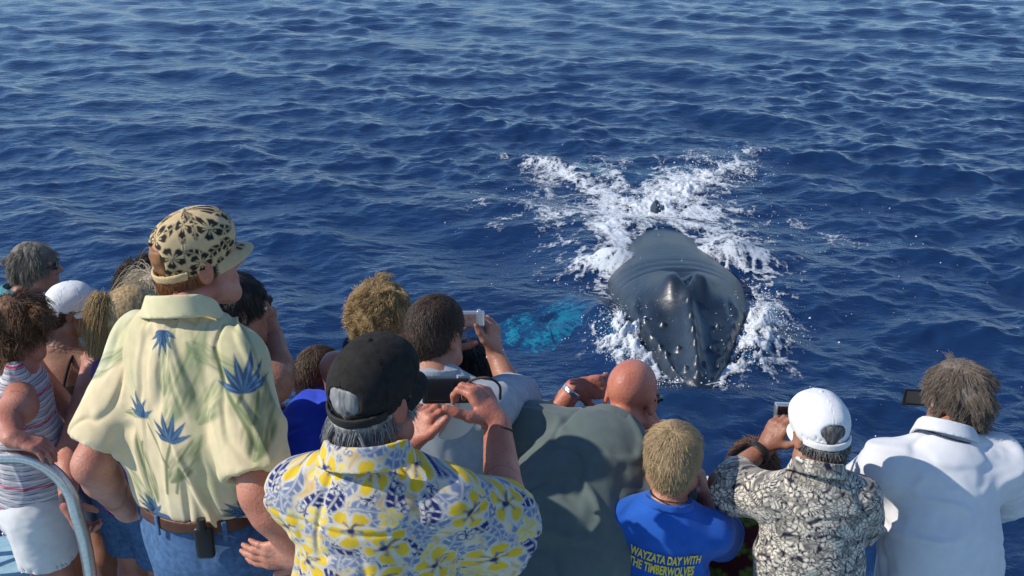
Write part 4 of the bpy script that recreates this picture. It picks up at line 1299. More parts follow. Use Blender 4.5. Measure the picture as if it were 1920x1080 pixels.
# ================================================================== BOAT
white_paint = M('boat_white', (.74, .76, .77), .4, 8, .06, .08, spec=.45)
deck_blue = M('deck_blue', (.30, .47, .56), .7, 14, .18, .3)
boat = empty('tour_boat', (0, 0.5, DECK), 'white tour boat with a pale blue deck under the watching crowd', 'boat')
def deck_edge():
    return bez([(-4.6, -1.2), (-4.2, 2.0), (-3.0, 4.15), (-1.7, 4.35), (-0.7, 3.75), (0.6, 3.42), (1.75, 3.30), (2.35, 2.9), (2.7, 1.8), (3.1, 0.2), (3.2, -1.2)], 10)
edge = deck_edge()
def prism(outline, z0, z1):
    o = np.asarray(outline); n = len(o); c = o.mean(0)
    V = [(x, y, z0) for x, y in o] + [(x, y, z1) for x, y in o] + [(c[0], c[1], z1), (c[0], c[1], z0)]
    F = []
    for j in range(n):
        k = (j + 1) % n
        F.append((j, k, n + k, n + j))
    for j in range(n):
        k = (j + 1) % n
        F.append((2 * n, 2 * n, n + j, n + k)); F.append((2 * n + 1, 2 * n + 1, k, j))
    me = bpy.data.meshes.new('deck'); me.from_pydata(V, [], [f if len(set(f)) == 4 else tuple(dict.fromkeys(f)) for f in F])
    return me
def me_obj(name, me, mt):
    me.name = name; me.materials.append(mt); o = bpy.data.objects.new(name, me); COL.objects.link(o); return o
dk = me_obj('deck', prism(edge, DECK - .12, DECK), deck_blue)
low = np.array([( (x) * .93, (y - .5) * .93 + .3) for x, y in edge])
nE = len(edge)
hV = np.vstack([np.c_[edge, np.full(nE, DECK - .125)], np.c_[edge * .995, np.full(nE, DECK - .6)], np.c_[low, np.full(nE, 1.2)], np.c_[low * .9, np.full(nE, -.6)]])
hF = [(r * nE + j, r * nE + j + 1, (r + 1) * nE + j + 1, (r + 1) * nE + j) for r in range(3) for j in range(nE - 1)]
hull = mesh_obj('hull', hV, hF, white_paint)
# raised step the nearest men stand on
bm = bmesh.new(); box_bm(bm, Matrix.Translation((0.1, 1.05, DECK + .11)), 3.1, 2.6, .212, .02); step = bm_obj('raised_step', bm, deck_blue)
# white seat locker at the side, low left
bm = bmesh.new(); box_bm(bm, Matrix.Translation((-2.62, 3.25, DECK + .235)) @ Matrix.Rotation(.5, 4, 'Z'), .62, 1.5, .46, .03); lock = bm_obj('seat_locker', bm, white_paint)
bm = bmesh.new(); box_bm(bm, Matrix.Translation((-2.62, 3.25, DECK + .49)) @ Matrix.Rotation(.5, 4, 'Z'), .66, 1.54, .045, .012); lid = bm_obj('locker_lid', bm, M('seat_blue', (.20, .42, .58), .5))
adopt(boat, dk, hull, step, lock, lid)
# guard rail along the edge
gr = empty('guard_rail', (0, 3.4, DECK), 'white guard rail the crowd leans over', 'railing')
rail_edge = np.array([p for p in edge if p[1] > 2.45]); rail_edge = rail_edge * .985
top_p = np.c_[rail_edge, np.full(len(rail_edge), DECK + .93)]
V, F = tube(top_p, .024, 10); o1 = mesh_obj('top_rail', V, F, white_paint)
V, F = tube(top_p - [0, 0, .42], .014, 8); o2 = mesh_obj('middle_rail', V, F, white_paint)
adopt(gr, o1, o2)
pm = None
for j in range(2, len(rail_edge) - 1, 7):
    x, y = rail_edge[j]
    bm = bmesh.new(); cyl_bm(bm, (x, y, DECK), (x, y, DECK + .92), .019, 10); cyl_bm(bm, (x, y, DECK), (x, y, DECK + .015), .045, 12)
    p = bm_obj('rail_post', bm, white_paint, smooth=False); adopt(gr, p)
# bent steel handrail of the steps, front left
hr = empty('step_handrail', tuple(at(165, 1080, 3.02) * [1, 1, 0] + [0, 0, DECK]), 'polished steel handrail bending down at the front left', 'handrail')
HRY = 3.02
pts = [at(-190, 905, HRY), at(-60, 864, HRY), at(10, 857, HRY), at(60, 862, HRY), at(104, 888, HRY), at(132, 925, HRY)]
b6 = at(143, 962, HRY); pts.append(b6); pts += [np.array([b6[0] + .012, HRY, b6[2] - q]) for q in (.12, .3, .5)] + [np.array([b6[0] + .012, HRY, DECK])]
HRP = bez(pts, 10)
V, F = tube(HRP, .0215, 18); o = mesh_obj('tube', V, F, STEEL)
bm = bmesh.new(); cyl_bm(bm, HRP[-1], HRP[-1] + [0, 0, .02], .055, 24); fl_ = bm_obj('foot_flange', bm, STEEL)
adopt(hr, o, fl_)

# ================================================================== PRINTS (flat colour on cloth)
def scatter(u, s, seed, jit=.38):
    """offset to the nearest point of a jittered grid, and its random numbers"""
    g = np.floor(u / s).astype(np.int64); best = np.full(len(u), 9.0); du = np.zeros((len(u), 2)); rd = np.zeros((len(u), 2))
    for i in (-1, 0, 1):
        for j in (-1, 0, 1):
            c = g + [i, j]; z = np.zeros(len(u), np.int64)
            r1 = _hash(c[:, 0], c[:, 1], z, seed); r2 = _hash(c[:, 0], c[:, 1], z, seed + 7); r3 = _hash(c[:, 0], c[:, 1], z, seed + 13); r4 = _hash(c[:, 0], c[:, 1], z, seed + 29)
            p = (c + .5 + .5 * (c[:, 1:2] % 2) * [1, 0] + jit * np.stack([r1, r2], 1)) * s
            d = u - p; q = (d ** 2).sum(1); m = q < best
            best[m] = q[m]; du[m] = d[m]; rd[m] = np.stack([r3, r4], 1)[m]
    return du, rd
def put(C, m, col):
    m = np.clip(m, 0, 1)[:, None]; return C * (1 - m) + np.array(col) * m
def edge_(d, w): return np.clip(.5 - d / w, 0, 1)
def hibiscus(C, d, rot, R, petal, line, ray, core, aa):
    r = np.hypot(d[:, 0], d[:, 1]) / R; th = np.arctan2(d[:, 1], d[:, 0]) - rot
    c5 = np.abs(np.cos(2.5 * th)); rp = .50 + .46 * c5 ** .55 + .03 * np.sin(17 * th)
    C = put(C, edge_(r - rp - .10, aa / R), line)
    C = put(C, edge_(r - rp, aa / R), petal)
    s5 = np.abs(np.sin(2.5 * th + .0))
    C = put(C, edge_(r - (rp + .05), aa / R) * edge_(.90 - s5 - .02 / np.maximum(r, .1), .10) * (r > .15), line)
    C = put(C, edge_(c5 * -1 + .93, .06) * edge_(r - .48, aa / R), ray)
    k = np.array([np.cos(rot + 1), np.sin(rot + 1)]).T * (.12 * R)
    C = put(C, edge_(np.hypot(*(d - k).T) - .15 * R, aa), core)
    t = np.clip((d @ np.array([.8, .6])) / (.6 * R), 0, 1)
    C = put(C, edge_(np.abs(d @ np.array([-.6, .8]) - .1 * R * np.sin(t * 4)) - .035 * R, aa) * (t > 0) * (t < 1), core)
    return C
def leaf(C, d, rot, L, Wd, colr, vein, aa, cuts=9):
    c, s = np.cos(rot), np.sin(rot); x = (d[:, 0] * c + d[:, 1] * s) / L; y = (-d[:, 0] * s + d[:, 1] * c) / Wd
    y = y + .35 * x * x - .15
    w = np.clip(1 - x * x, 0, 1) ** .75 * (1 - .25 * x)
    ins = edge_(np.abs(y) - w, aa / Wd) * (np.abs(x) < 1)
    C = put(C, edge_(np.abs(y) - w - .14, aa / Wd) * (np.abs(x) < 1.05), vein)
    C = put(C, ins, colr)
    cut = np.sin(cuts * x * 1.6 - 2.6 * np.abs(y))
    C = put(C, ins * np.clip((cut - .55) * 4, 0, 1) * np.clip((np.abs(y) - .18) * 6, 0, 1), vein)
    C = put(C, ins * edge_(np.abs(y) - .09, aa / Wd), vein)
    return C
def print_hawaii(V, u, sc=.92):
    u = u / sc
    u = u + np.stack([.006 * vnoise(P3(u[:, 0] * 30, u[:, 1] * 30)), .006 * vnoise(P3(u[:, 0] * 30, u[:, 1] * 30, 5))], 1)
    aa = .0042
    C = np.tile(np.array([.62, .53, .37]), (len(u), 1))
    n = vnoise(P3(u[:, 0] * 26, u[:, 1] * 26, 3)); C = put(C, np.clip(n * 2.2, 0, .9), (.58, .40, .18))
    d, r = scatter(u, .034, 71); x = d[:, 0] * np.cos(r[:, 0]) + d[:, 1] * np.sin(r[:, 0]); C = put(C, edge_(np.abs(x) - .003, aa) * .8, (.50, .34, .14))
    GB, NV, CR, YE = (.17, .21, .33), (.015, .022, .13), (.57, .55, .49), (.70, .47, .03)
    d, r = scatter(u + [.04, .03], .052, 17); C = leaf(C, d, r[:, 0] * 3.1, .030, .016, GB, CR, aa, 8)
    d, r = scatter(u, .060, 11); C = leaf(C, d, r[:, 0] * 3.1, .031, .017, GB, CR, aa, 8)
    d, r = scatter(u + [.03, .01], .086, 12); C = leaf(C, d, r[:, 0] * 3.1, .034, .019, NV, CR, aa, 9)
    d, r = scatter(u + [.01, .04], .070, 13); C = hibiscus(C, d, r[:, 0] * 3, .015, CR, NV, NV, NV, aa)
    d, r = scatter(u + [.05, .03], .098, 15); m = r[:, 1] > -.2; C2 = hibiscus(C, d, r[:, 0] * 3, .023, (.74, .56, .12), CR, (.55, .45, .2), (.6, .5, .25), aa); C[m] = C2[m]
    d, r = scatter(u + [.022, .06], .104, 14, .30); C = hibiscus(C, d, r[:, 0] * 3, .043, YE, CR, GB, NV, aa)
    return C
def print_leaves(V, u, sc=.88):
    u = u / sc
    u = u + np.stack([.010 * vnoise(P3(u[:, 0] * 34, u[:, 1] * 34)), .010 * vnoise(P3(u[:, 0] * 34, u[:, 1] * 34, 5))], 1)
    aa = .0045; CR, BK, TN = (.70, .64, .52), (.016, .015, .036), (.36, .33, .27)
    n = vnoise(P3(u[:, 0] * 60, u[:, 1] * 60, 3)); C = np.tile(np.array(BK), (len(u), 1)); C = put(C, np.clip(np.abs(n) * 3 - .9, 0, .7), TN)
    d, r = scatter(u, .040, 41); C = leaf(C, d, r[:, 0] * 3.1, .026, .011, CR, BK, aa, 9)
    d, r = scatter(u + [.015, .02], .046, 42); C = leaf(C, d, r[:, 0] * 3.1, .028, .012, TN, BK, aa, 7)
    d, r = scatter(u + [.02, .006], .052, 43); C = hibiscus(C, d, r[:, 0] * 3, .019, CR, BK, BK, BK, aa)
    d, r = scatter(u + [.03, .035], .066, 44); m = r[:, 1] > -.1; C2 = leaf(C, d, r[:, 0] * 3.1, .034, .013, CR, BK, aa, 12); C[m] = C2[m]
    d, r = scatter(u + [.01, .05], .075, 47); x = np.abs(d[:, 0] * np.cos(r[:, 0] * 3) + d[:, 1] * np.sin(r[:, 0] * 3)); y = -d[:, 0] * np.sin(r[:, 0] * 3) + d[:, 1] * np.cos(r[:, 0] * 3)
    C = put(C, edge_(x - .0065, aa) * edge_(np.abs(y) - .024, aa), BK); C = put(C, edge_(x - .0045, aa) * edge_(np.abs(y) - .022, aa) * (np.sin(y * 900) > -.2), CR)
    return C
def print_tank(V, u):
    z = u[:, 1] + .004 * vnoise(P3(u[:, 0] * 6, u[:, 1] * 10)); C = np.tile(np.array([.62, .58, .58]), (len(u), 1))
    ph = (z / .052) % 1
    for a, w, c in ((.10, .035, (.05, .06, .12)), (.24, .055, (.26, .27, .34)), (.40, .030, (.04, .05, .10)), (.54, .075, (.50, .05, .11)), (.70, .030, (.06, .07, .14)), (.84, .05, (.34, .34, .40))):
        alt = (np.floor(z / .052) % 2 == 0) if a == .54 else True
        C = put(C, edge_(np.abs(ph - a) - w, .05) * alt, c)
    return C
def bop(C, u, p, s, rot=0.0, blue=(.025, .065, .13)):
    """bird-of-paradise head: a fan of pointed petals"""
    r = random.Random(int(abs(p[0]) * 1e4))
    for a, L in ((-58, .6), (-30, .85), (-9, 1.0), (10, 1.05), (32, .85), (62, .65)):
        th = math.radians(90 - a) + rot; d = u - np.array(p); c, q = math.cos(th), math.sin(th)
        x = (d[:, 0] * c + d[:, 1] * q) / (s * L); y = (-d[:, 0] * q + d[:, 1] * c) / (s * .085)
        w = np.clip(np.sin(np.clip(x, 0, 1) ** .7 * np.pi), 0, 1)
        C = put(C, edge_(np.abs(y) - w, .35) * (x > 0) * (x < 1), tuple(b * (1 + .5 * (a % 3) / 2) for b in blue))
        C = put(C, .5 * edge_(np.abs(y) - .2 * w, .3) * (x > .1) * (x < .9), (.20, .34, .46))
    return C
def oval(C, u, p, L, Wd, rot, colr, streak=14, a=.85, seed=2):
    d = u - np.array(p); c, q = math.cos(rot), math.sin(rot); x = (d[:, 0] * c + d[:, 1] * q) / L; y = (-d[:, 0] * q + d[:, 1] * c) / Wd
    w = np.clip(1 - x * x, 0, 1) ** .8 * (1 - .35 * x)
    n = .6 + .5 * vnoise(np.stack([x * 2.5, y * streak * .35, 0 * x + seed], 1), seed)
    C = put(C, a * edge_(np.abs(y) - w, .35) * np.clip(n, 0, 1) * (np.abs(x) < 1), colr)
    return put(C, .5 * edge_(np.abs(y) - .05, .08) * (np.abs(x) < .95), (.45, .47, .30))
def line_(C, u, pts, w, colr, a=.9):
    P = [np.array(p) for p in pts]; D = np.full(len(u), 9.0)
    for i in range(len(P) - 1):
        ba = P[i + 1] - P[i]; h = np.clip(((u - P[i]) @ ba) / (ba @ ba), 0, 1); D = np.minimum(D, np.hypot(*(u - P[i] - h[:, None] * ba).T))
    return put(C, a * edge_(D - w, .003), colr)
def print_paradise(V, u):
    u = u - [.030, 0]
    C = np.tile(np.array([.70, .58, .36]), (len(u), 1))
    n = fbm(P3(u[:, 0] * 9, u[:, 1] * 4, 2), 3, 5); C = put(C, np.clip(n * 1.6, 0, .75), (.70, .68, .50))
    n = fbm(P3(u[:, 0] * 14, u[:, 1] * 3.2, 7), 3, 9); C = put(C, np.clip(n * 2.4 - .45, 0, .5), (.42, .43, .22))
    GR = (.10, .15, .055); G2 = (.20, .26, .12)
    for p, L, Wd, rot, c in PAR_LEAF: C = oval(C, u, p, L, Wd, rot, c if c else GR)
    for pts, w in PAR_STEM: C = line_(C, u, pts, w, (.16, .20, .09))
    for p, s, rot in PAR_BOP: C = bop(C, u, p, s, rot)
    return C
GR = (.10, .15, .055); G2 = (.20, .26, .12)
PAR_LEAF = [((.045, -.10), .125, .030, 1.25, G2), ((.105, -.06), .075, .020, -.6, G2), ((-.062, -.345), .105, .017, 1.75, GR), ((.034, -.305), .078, .022, 1.10, GR), ((.166, -.180), .085, .024, 1.35, GR), ((.090, -.150), .070, .022, 1.2, G2), ((-.070, -.215), .035, .010, .1, GR), ((-.080, -.42), .06, .016, 2.0, G2), ((-.17, -.12), .09, .022, .9, G2), ((.005, -.06), .09, .016, 1.5, G2), ((-.20, -.28), .04, .012, .3, GR), ((.13, -.44), .05, .014, .4, GR)]
PAR_STEM = [([(.010, -.258), (-.004, -.32), (-.012, -.405)], .0030), ([(.100, -.03), (.118, -.11), (.145, -.20), (.152, -.24)], .0035), ([(.145, -.125), (.135, -.15), (.150, -.19)], .003), ([(-.055, -.21), (-.03, -.26), (.0, -.33)], .0022), ([(.034, -.37), (.02, -.33), (.008, -.40)], .003), ([(-.06, -.28), (-.065, -.36), (-.058, -.45)], .0025)]
PAR_BOP = [((-.058, -.218), .068, .25), ((.010, -.262), .075, .05), ((.146, -.128), .085, -.05), ((-.055, -.478), .055, .5), ((-.190, -.330), .062, 1.0), ((.125, -.47), .055, .9), ((-.010, .002), .058, 3.3)]
def print_cap(q):
    """q: angle round the crown, height, side, front"""
    C = np.tile(np.array([.60, .45, .24]), (len(q), 1))
    if q[0, 0] <= -8: q = np.c_[q[:, 0] * 0, q[:, 1], q[:, 2], q[:, 3]]; u = q[:, 2:4] * .8 + [0, .33]
    else: u = np.stack([q[:, 0] * .095, q[:, 1] * 1.25], 1)
    BK = (.018, .016, .014); aa = .005
    if (q[:, 0] == 0).all():
        d, r = scatter(u, .075, 6, .3); return hibiscus(C, d, r[:, 0] * 3, .022, BK, C[0], C[0], C[0], aa)
    d, r = scatter(u + [.02, .012], .058, 5, .3); C = leaf(C, d, r[:, 0] * 3, .034, .016, BK, (.60, .45, .24), aa, 8)
    d, r = scatter(u + [.05, .04], .082, 6, .3); C = hibiscus(C, d, r[:, 0] * 3, .036, BK, (.60, .45, .24), (.60, .45, .24), (.60, .45, .24), aa)
    return C
def shirt_mat(name, rough=.85): return M(name, (1, 1, 1), rough, 34, .07, .25, attr='col', weave=.22, spec=.18, sheen=.1)
# ================================================================== PEOPLE
def up_pelvis(N, H=1.75, back=.0, yaw=0, dx=0, dz=0):
    k = H / 1.75; f = np.array([math.sin(math.radians(yaw)), math.cos(math.radians(yaw)), 0])
    return np.asarray(N) - np.array([0, 0, .52 * k + dz]) - f * back + np.array([dx, 0, 0])
FAIR = (.50, .25, .17); RED = (.50, .20, .135); TAN = (.30, .145, .085); BROWN = (.20, .10, .06); PALE = (.56, .31, .22)
CAMS = []
def cam_box(label, c, right, up, size, mt, group=None, lens=True, screen=True, screen_mt=None, grip=0.0, bevel=.006):
    """compact camera: right/up are its own axes seen from behind; the lens points away"""
    r = nrm(right); f = nrm(np.cross(np.asarray(up, float), r)); f = np.cross(nrm(up), r); f = nrm(f); u = np.cross(r, f)
    e = empty('camera', c, label, 'camera', group)
    M4 = frame(r, f, u, c)
    bm = bmesh.new(); box_bm(bm, M4, size[0], size[1], size[2], bevel, 3); ob = [bm_obj('body', bm, mt, smooth=False)]
    if lens:
        bm = bmesh.new(); a = np.asarray(c) + f * size[1] * .5; cyl_bm(bm, a, a + f * .022, size[2] * .36, 24); cyl_bm(bm, a + f * .022, a + f * .032, size[2] * .30, 24); ob.append(bm_obj('lens', bm, BLACK))
    if screen:
        bm = bmesh.new(); box_bm(bm, frame(r, f, u, np.asarray(c) - f * (size[1] * .5 + .0005) - r * size[0] * .12), size[0] * .56, .004, size[2] * .72, .001, 1); ob.append(bm_obj('screen', bm, screen_mt or GLASS_DARK))
    bm = bmesh.new(); a = np.asarray(c) + u * size[2] * .5 + r * size[0] * .28; cyl_bm(bm, a - u * .002, a + u * .005, .007, 16); ob.append(bm_obj('shutter_button', bm, SILVER))
    adopt(e, *ob)
    return e, M4
trou_k = CLOTH('trousers_khaki', (.34, .27, .17)); trou_n = CLOTH('trousers_navy', (.03, .04, .08)); trou_g = CLOTH('trousers_grey', (.16, .16, .17))

# ---- the tall man in the yellow shirt
N = at(345, 597, 2.50)
A = Person('tall man in a yellow flower print shirt and patterned cap, hands on hips', N, up_pelvis(N, 1.88, .02, 20, .025), 30, H=1.88, build=1.10, belly=.02, head=at(368, 486, 2.60), hyaw=52, hpitch=-4, feet=DECK + .216, tone='ginger', tonecol=(.54, .245, .165), hs=1.0, shw=.80)
A.arms('L', at(172, 872, 2.44), at(240, 958, 2.62), hdir=(.75, .55, -.25), palm=(.3, -.3, -.9), curl=.35, r=1.02)
A.arms('R', at(488, 925, 2.26), at(566, 1042, 2.24), hdir=(-.96, .10, -.06), palm=(-.1, .95, .1), curl=.22, spread=.03, r=1.04, hscale=.92)
A.legs()
A.top('shirt', shirt_mat('paradise_print'), ease=.026, hem=.485, sleeve=.86, sr=.94, levels=2, voxel=.0125, wr=.0085, wr_dir=(11, 1.6), seed=3, col=print_paradise, flare=.90)
A.bottom('jeans', DENIM, rise=.09)
A.shoes(SHOE)
A.collar(shirt_mat('paradise_collar'), .100, .076, .052, lift=.006, col=lambda V, u: np.tile(np.array([.66, .60, .36]), (len(V), 1)))
A.hair(((.22, .09, .032), (.32, .145, .052)), n=5500, thick=.004, length=.020, zmax=-.006, nape=-.078, seed=4, lift=.05, jitter=.06, rad=.0007)
A.cap(M('cap_print', (1, 1, 1), .85, 60, .08, .3, attr='col', weave=.3), col=print_cap, levels=1, voxel=.0046, tilt=-.24, brim_len=.062)
lb = A.P + A.up * .095 * A.k
A.band('belt', M('brown_leather', (.085, .032, .016), .45, 40, .2, .2), A.P + A.up * .062 * A.k, A.up, .132 * 1.10 * A.k + .032, (.132 * 1.10 * A.k + .032) * .84, (.019, .004), side=A.lr, voxel=.0055)

# ---- man in the Hawaiian shirt, filming
N = at(690, 868, 1.98)
B = Person('man in a yellow and blue hibiscus shirt and black cap holding up a black camera', N, up_pelvis(N, 1.8, -.02, 10), 8, H=1.80, build=1.04, belly=.015, head=at(700, 742, 2.06), hyaw=30, hpitch=2, feet=DECK + .216, tone='sunned', tonecol=RED, shw=.88)
tL = B.arms('L', at(725, 950, 2.36), at(764, 838, 2.46), hdir=(.40, .34, .80), palm=(.62, .72, -.35), curl=.75, thumb=(.75, .55, -.15))
tR = B.arms('R', at(952, 1003, 2.10), at(932, 796, 2.27), hdir=(-.42, .42, .62), palm=(-.70, .45, -.25), curl=.85, thumb=(.45, .85, .15), r=1.08)
B.legs()
B.top('shirt', shirt_mat('hawaiian_print'), ease=.024, sleeve=.84, sr=1.40, levels=2, voxel=.0125, wr=.006, wr_dir=(7, 3), seed=7, col=print_hawaii, yoke=.085)
B.bottom('trousers', trou_k); B.shoes(SHOE)
B.collar(shirt_mat('hawaiian_print'), .100, .078, .050, col=print_hawaii, voxel=.0032, lift=.008)
B.hair(((.15, .15, .15), (.36, .36, .355)), n=8000, thick=.005, length=.042, zmax=-.006, nape=-.100, seed=6, lift=.08, grav=.9, side_cut=-.06, rad=.0007, jitter=.15, clump=200, steps=7)
B.cap(M('black_cap', (.026, .024, .022), .9, 60, .25, .4, weave=.3, spec=.15), tilt=-.22, levels=1, hole_size=(.040, .05, .030), strap_mt=M('cap_strap', (.02, .02, .02), .7))
# ---- blond boy in the blue T-shirt
N = at(1252, 946, 2.68)
C = Person('blond boy in a blue T-shirt with yellow lettering on its back', N, up_pelvis(N, 1.50, -.03, 5, -.05), 4, H=1.50, build=1.0, head=at(1262, 858, 2.74), hyaw=14, hpitch=6, tone='boy', tonecol=FAIR, hs=1.03)
C.default_arm('L')
C.arms('R', at(1352, 1010, 2.92), at(1322, 930, 2.98), hdir=(-.25, .25, .9), palm=(-.8, .4, 0), curl=.6)
C.legs()
BLUE = CLOTH('blue_cotton', (.016, .105, .46), rough=.8)
C.top('t_shirt', BLUE, ease=.024, sleeve=.75, sr=1.15, levels=1, voxel=.0105, wr=.005, wr_dir=(6, 3), seed=12, hem=.56)
C.bottom('shorts', trou_n, length=.45); C.shoes(SHOE)
C.band('neck_ribbing', BLUE, C.N + C.up * .012, C.up + C.fw * .25, .066, .060, (.011, .005))
C.band('neck_cord', M('dark_cord', (.05, .03, .02), .8), C.N + C.up * .034, C.up + C.fw * .2, .055, .053, .0028, voxel=.003)
C.hair(((.36, .25, .13), (.50, .37, .20)), n=9000, thick=.004, length=lambda q: np.where((q[:, 2] > .07) & (q[:, 1] > -.01), .034, .020), nape=-.072, seed=8, lift=.08, crown=(.0, -.055, .10), front=.02, rad=.0006, jitter=.06, grav=.12, steps=6)
# ---- man in the black and cream leaf shirt, white cap
N = at(1532, 888, 2.64)
D = Person('man in a black and cream leaf print shirt and white cap aiming a small camera', N, up_pelvis(N, 1.62, .03, 5), 2, H=1.56, build=.92, shw=.86, head=at(1537, 812, 2.74), hyaw=-8, hpitch=14, tone='olive', tonecol=(.36, .17, .105))
tD = D.arms('L', at(1352, 905, 2.80), at(1436, 838, 2.90), hdir=(.45, .12, .85), palm=(.75, .6, -.1), curl=.7)
D.arms('R', at(1600, 985, 2.80), at(1560, 935, 3.05), hdir=(-.2, .8, .3), palm=(0, 0, -1), curl=.5, fine=.0062)
D.legs()
D.top('shirt', shirt_mat('leaf_print'), ease=.028, sleeve=.80, sr=1.25, levels=2, voxel=.0125, wr=.004, wr_dir=(7, 3), seed=15, col=print_leaves, yoke=.08)
D.bottom('trousers', trou_g); D.shoes(SHOE)
D.collar(shirt_mat('leaf_print'), .092, .072, .045, col=print_leaves, voxel=.0032)
D.hair(((.02, .02, .02), (.22, .21, .20)), n=4500, thick=.005, length=.016, zmax=-.006, nape=-.085, seed=9, lift=.2, jitter=.15)
WCAP = M('white_cap', (.78, .78, .78), .85, 60, .04, .3, weave=.25, spec=.2)
D.cap(WCAP, tilt=-.22, levels=1, hole_size=(.036, .05, .022), strap_mt=M('white_strap', (.75, .75, .73), .5))
D.band('watch', M('watch_strap', (.02, .018, .018), .5), D.arm['L'][2] - nrm(D.arm['L'][2] - D.arm['L'][1]) * .03, D.arm['L'][2] - D.arm['L'][1], .033, .031, (.012, .003), side=np.array([1.0, 0, 0]))
# ---- man in the white polo shirt
N = at(1772, 822, 2.98)
E_ = Person('grey brown haired man in a white polo shirt filming at the rail', N, up_pelvis(N, 1.80, .15, 0), -4, H=1.82, build=1.06, belly=.0, head=at(1794, 742, 3.10), hs=1.02, hyaw=-12, hpitch=6, tone='pink', tonecol=FAIR)
E_.arms('L', at(1615, 925, 3.24), at(1690, 900, 3.48), hdir=(.5, .6, .1), palm=(.2, .2, -.9), curl=.5, fine=.0062)
E_.arms('R', at(1880, 930, 3.22), at(1800, 830, 3.48), hdir=(-.5, .3, .7), palm=(-.7, .4, -.2), curl=.6, fine=.0062)
E_.legs()
POLO = CLOTH('white_polo', (.68, .69, .71), rough=.8, var=.04)
E_.top('polo_shirt', POLO, ease=.024, sleeve=.85, sr=1.2, levels=1, voxel=.011, wr=.0075, wr_dir=(4, 5), seed=21, sk=.075)
E_.bottom('trousers', trou_k); E_.shoes(SHOE)
E_.collar(POLO, .098, .076, .042, lift=.004)
E_.band('collar_stripe', M('navy_trim', (.02, .022, .045), .8), E_.col_frame[0] + E_.col_frame[1] * .020 - E_.fw * .0, E_.col_frame[1] + E_.fw * -.28, .094 * E_.k, .094 * .88 * E_.k, (.0035, .0025), voxel=.003)
E_.hair(((.095, .068, .050), (.22, .175, .135)), n=10000, thick=.010, length=.040, nape=-.092, seed=10, lift=.13, grav=.3, rad=.0007, jitter=.20, clump=150, steps=7, crown=(-.01, -.02, .12))
# ---- bald man bending over the rail
N = at(1148, 812, 2.98)
F_ = Person('bald man in a grey green shirt bending over the rail', N, at(1000, 1085, 2.62), 26, H=1.86, build=1.20, belly=.03, head=at(1184, 742, 3.12), hyaw=30, hpitch=24, tone='sunburnt', tonecol=(.52, .19, .125), hs=1.04, shw=1.1)
F_.arms('L', at(1010, 815, 3.42), at(1076, 729, 3.46), hdir=(.95, .05, .06), palm=(0, .9, -.2), curl=.5, r=1.0)
for q_, (z_, y_) in enumerate(((-.068, -.088), (-.092, -.080))):
    cr_ = bez([F_.hp(-.050, y_ + .024, z_ + .006), F_.hp(-.022, y_ + .003, z_), F_.hp(.022, y_ + .003, z_), F_.hp(.050, y_ + .024, z_ + .006)], 3)
    for a_, b_ in zip(cr_[:-1], cr_[1:]): F_.F.cap(a_, b_, .0040, .0040, .006, 's')
F_.arms('R', at(1235, 950, 3.25), at(1225, 800, 3.45), hdir=(-.4, .2, .8), palm=(-.7, .4, -.2), curl=.6, fine=.0062)
F_.legs(knee_fwd=.0)
GREY = CLOTH('grey_green_cotton', (.105, .135, .128), rough=.85, var=.08)
F_.top('shirt', GREY, ease=.028, sleeve=.8, sr=1.2, levels=1, voxel=.0125, wr=.0085, wr_dir=(5, 3), seed=31, sk=.07, longk=.07)
F_.bottom('trousers', trou_k); F_.shoes(SHOE)
F_.collar(GREY, .098, .080, .034, lift=.004)
F_.band('watch_strap', SILVER, F_.arm['L'][2] - nrm(F_.arm['L'][2] - F_.arm['L'][1]) * .012, F_.arm['L'][2] - F_.arm['L'][1], .036, .034, (.011, .003), side=np.array([0, 1.0, 0]))
F_.glasses(GLASS_DARK)
# ---- man in the pale grey shirt with the silver camera
N = at(812, 700, 2.98)
G = Person('short haired man in a pale grey shirt photographing with a silver camera', N, up_pelvis(N, 1.80, .02, 15), 15, H=1.80, build=1.0, head=at(818, 620, 3.06), hyaw=32, hpitch=6, tone='man', tonecol=(.43, .20, .13))
tG = G.arms('R', at(970, 758, 3.22), at(928, 662, 3.34), hdir=(-.10, .22, .95), palm=(-.85, .45, -.05), curl=.72, thumb=(.75, .55, .05))
G.arms('L', at(800, 730, 3.42), at(830, 655, 3.46), hdir=(.45, .05, .85), palm=(.75, .5, -.1), curl=.5)
G.legs()
PG = CLOTH('pale_grey_cotton', (.33, .365, .41), rough=.85)
G.top('t_shirt', PG, ease=.026, sleeve=.85, sr=1.2, levels=0, wr=.006, seed=41)
G.bottom('shorts', trou_k, length=.48); G.shoes(SHOE)
G.band('neck_ribbing', PG, G.N + G.up * .012, G.up + G.fw * .25, .074, .068, (.011, .005))
G.hair(((.042, .023, .014), (.078, .043, .026)), n=9000, thick=.003, length=.014, nape=-.085, seed=12, lift=.08, rad=.0006, jitter=.06, grav=.1)
w_, d_ = G.arm['R'][2], nrm(G.arm['R'][2] - G.arm['R'][1])
G.band('wristband', M('white_band', (.75, .75, .74), .5), w_ - d_ * .004, d_, .031, .027, (.004, .002), side=np.array([1.0, 0, 0]), voxel=.003)
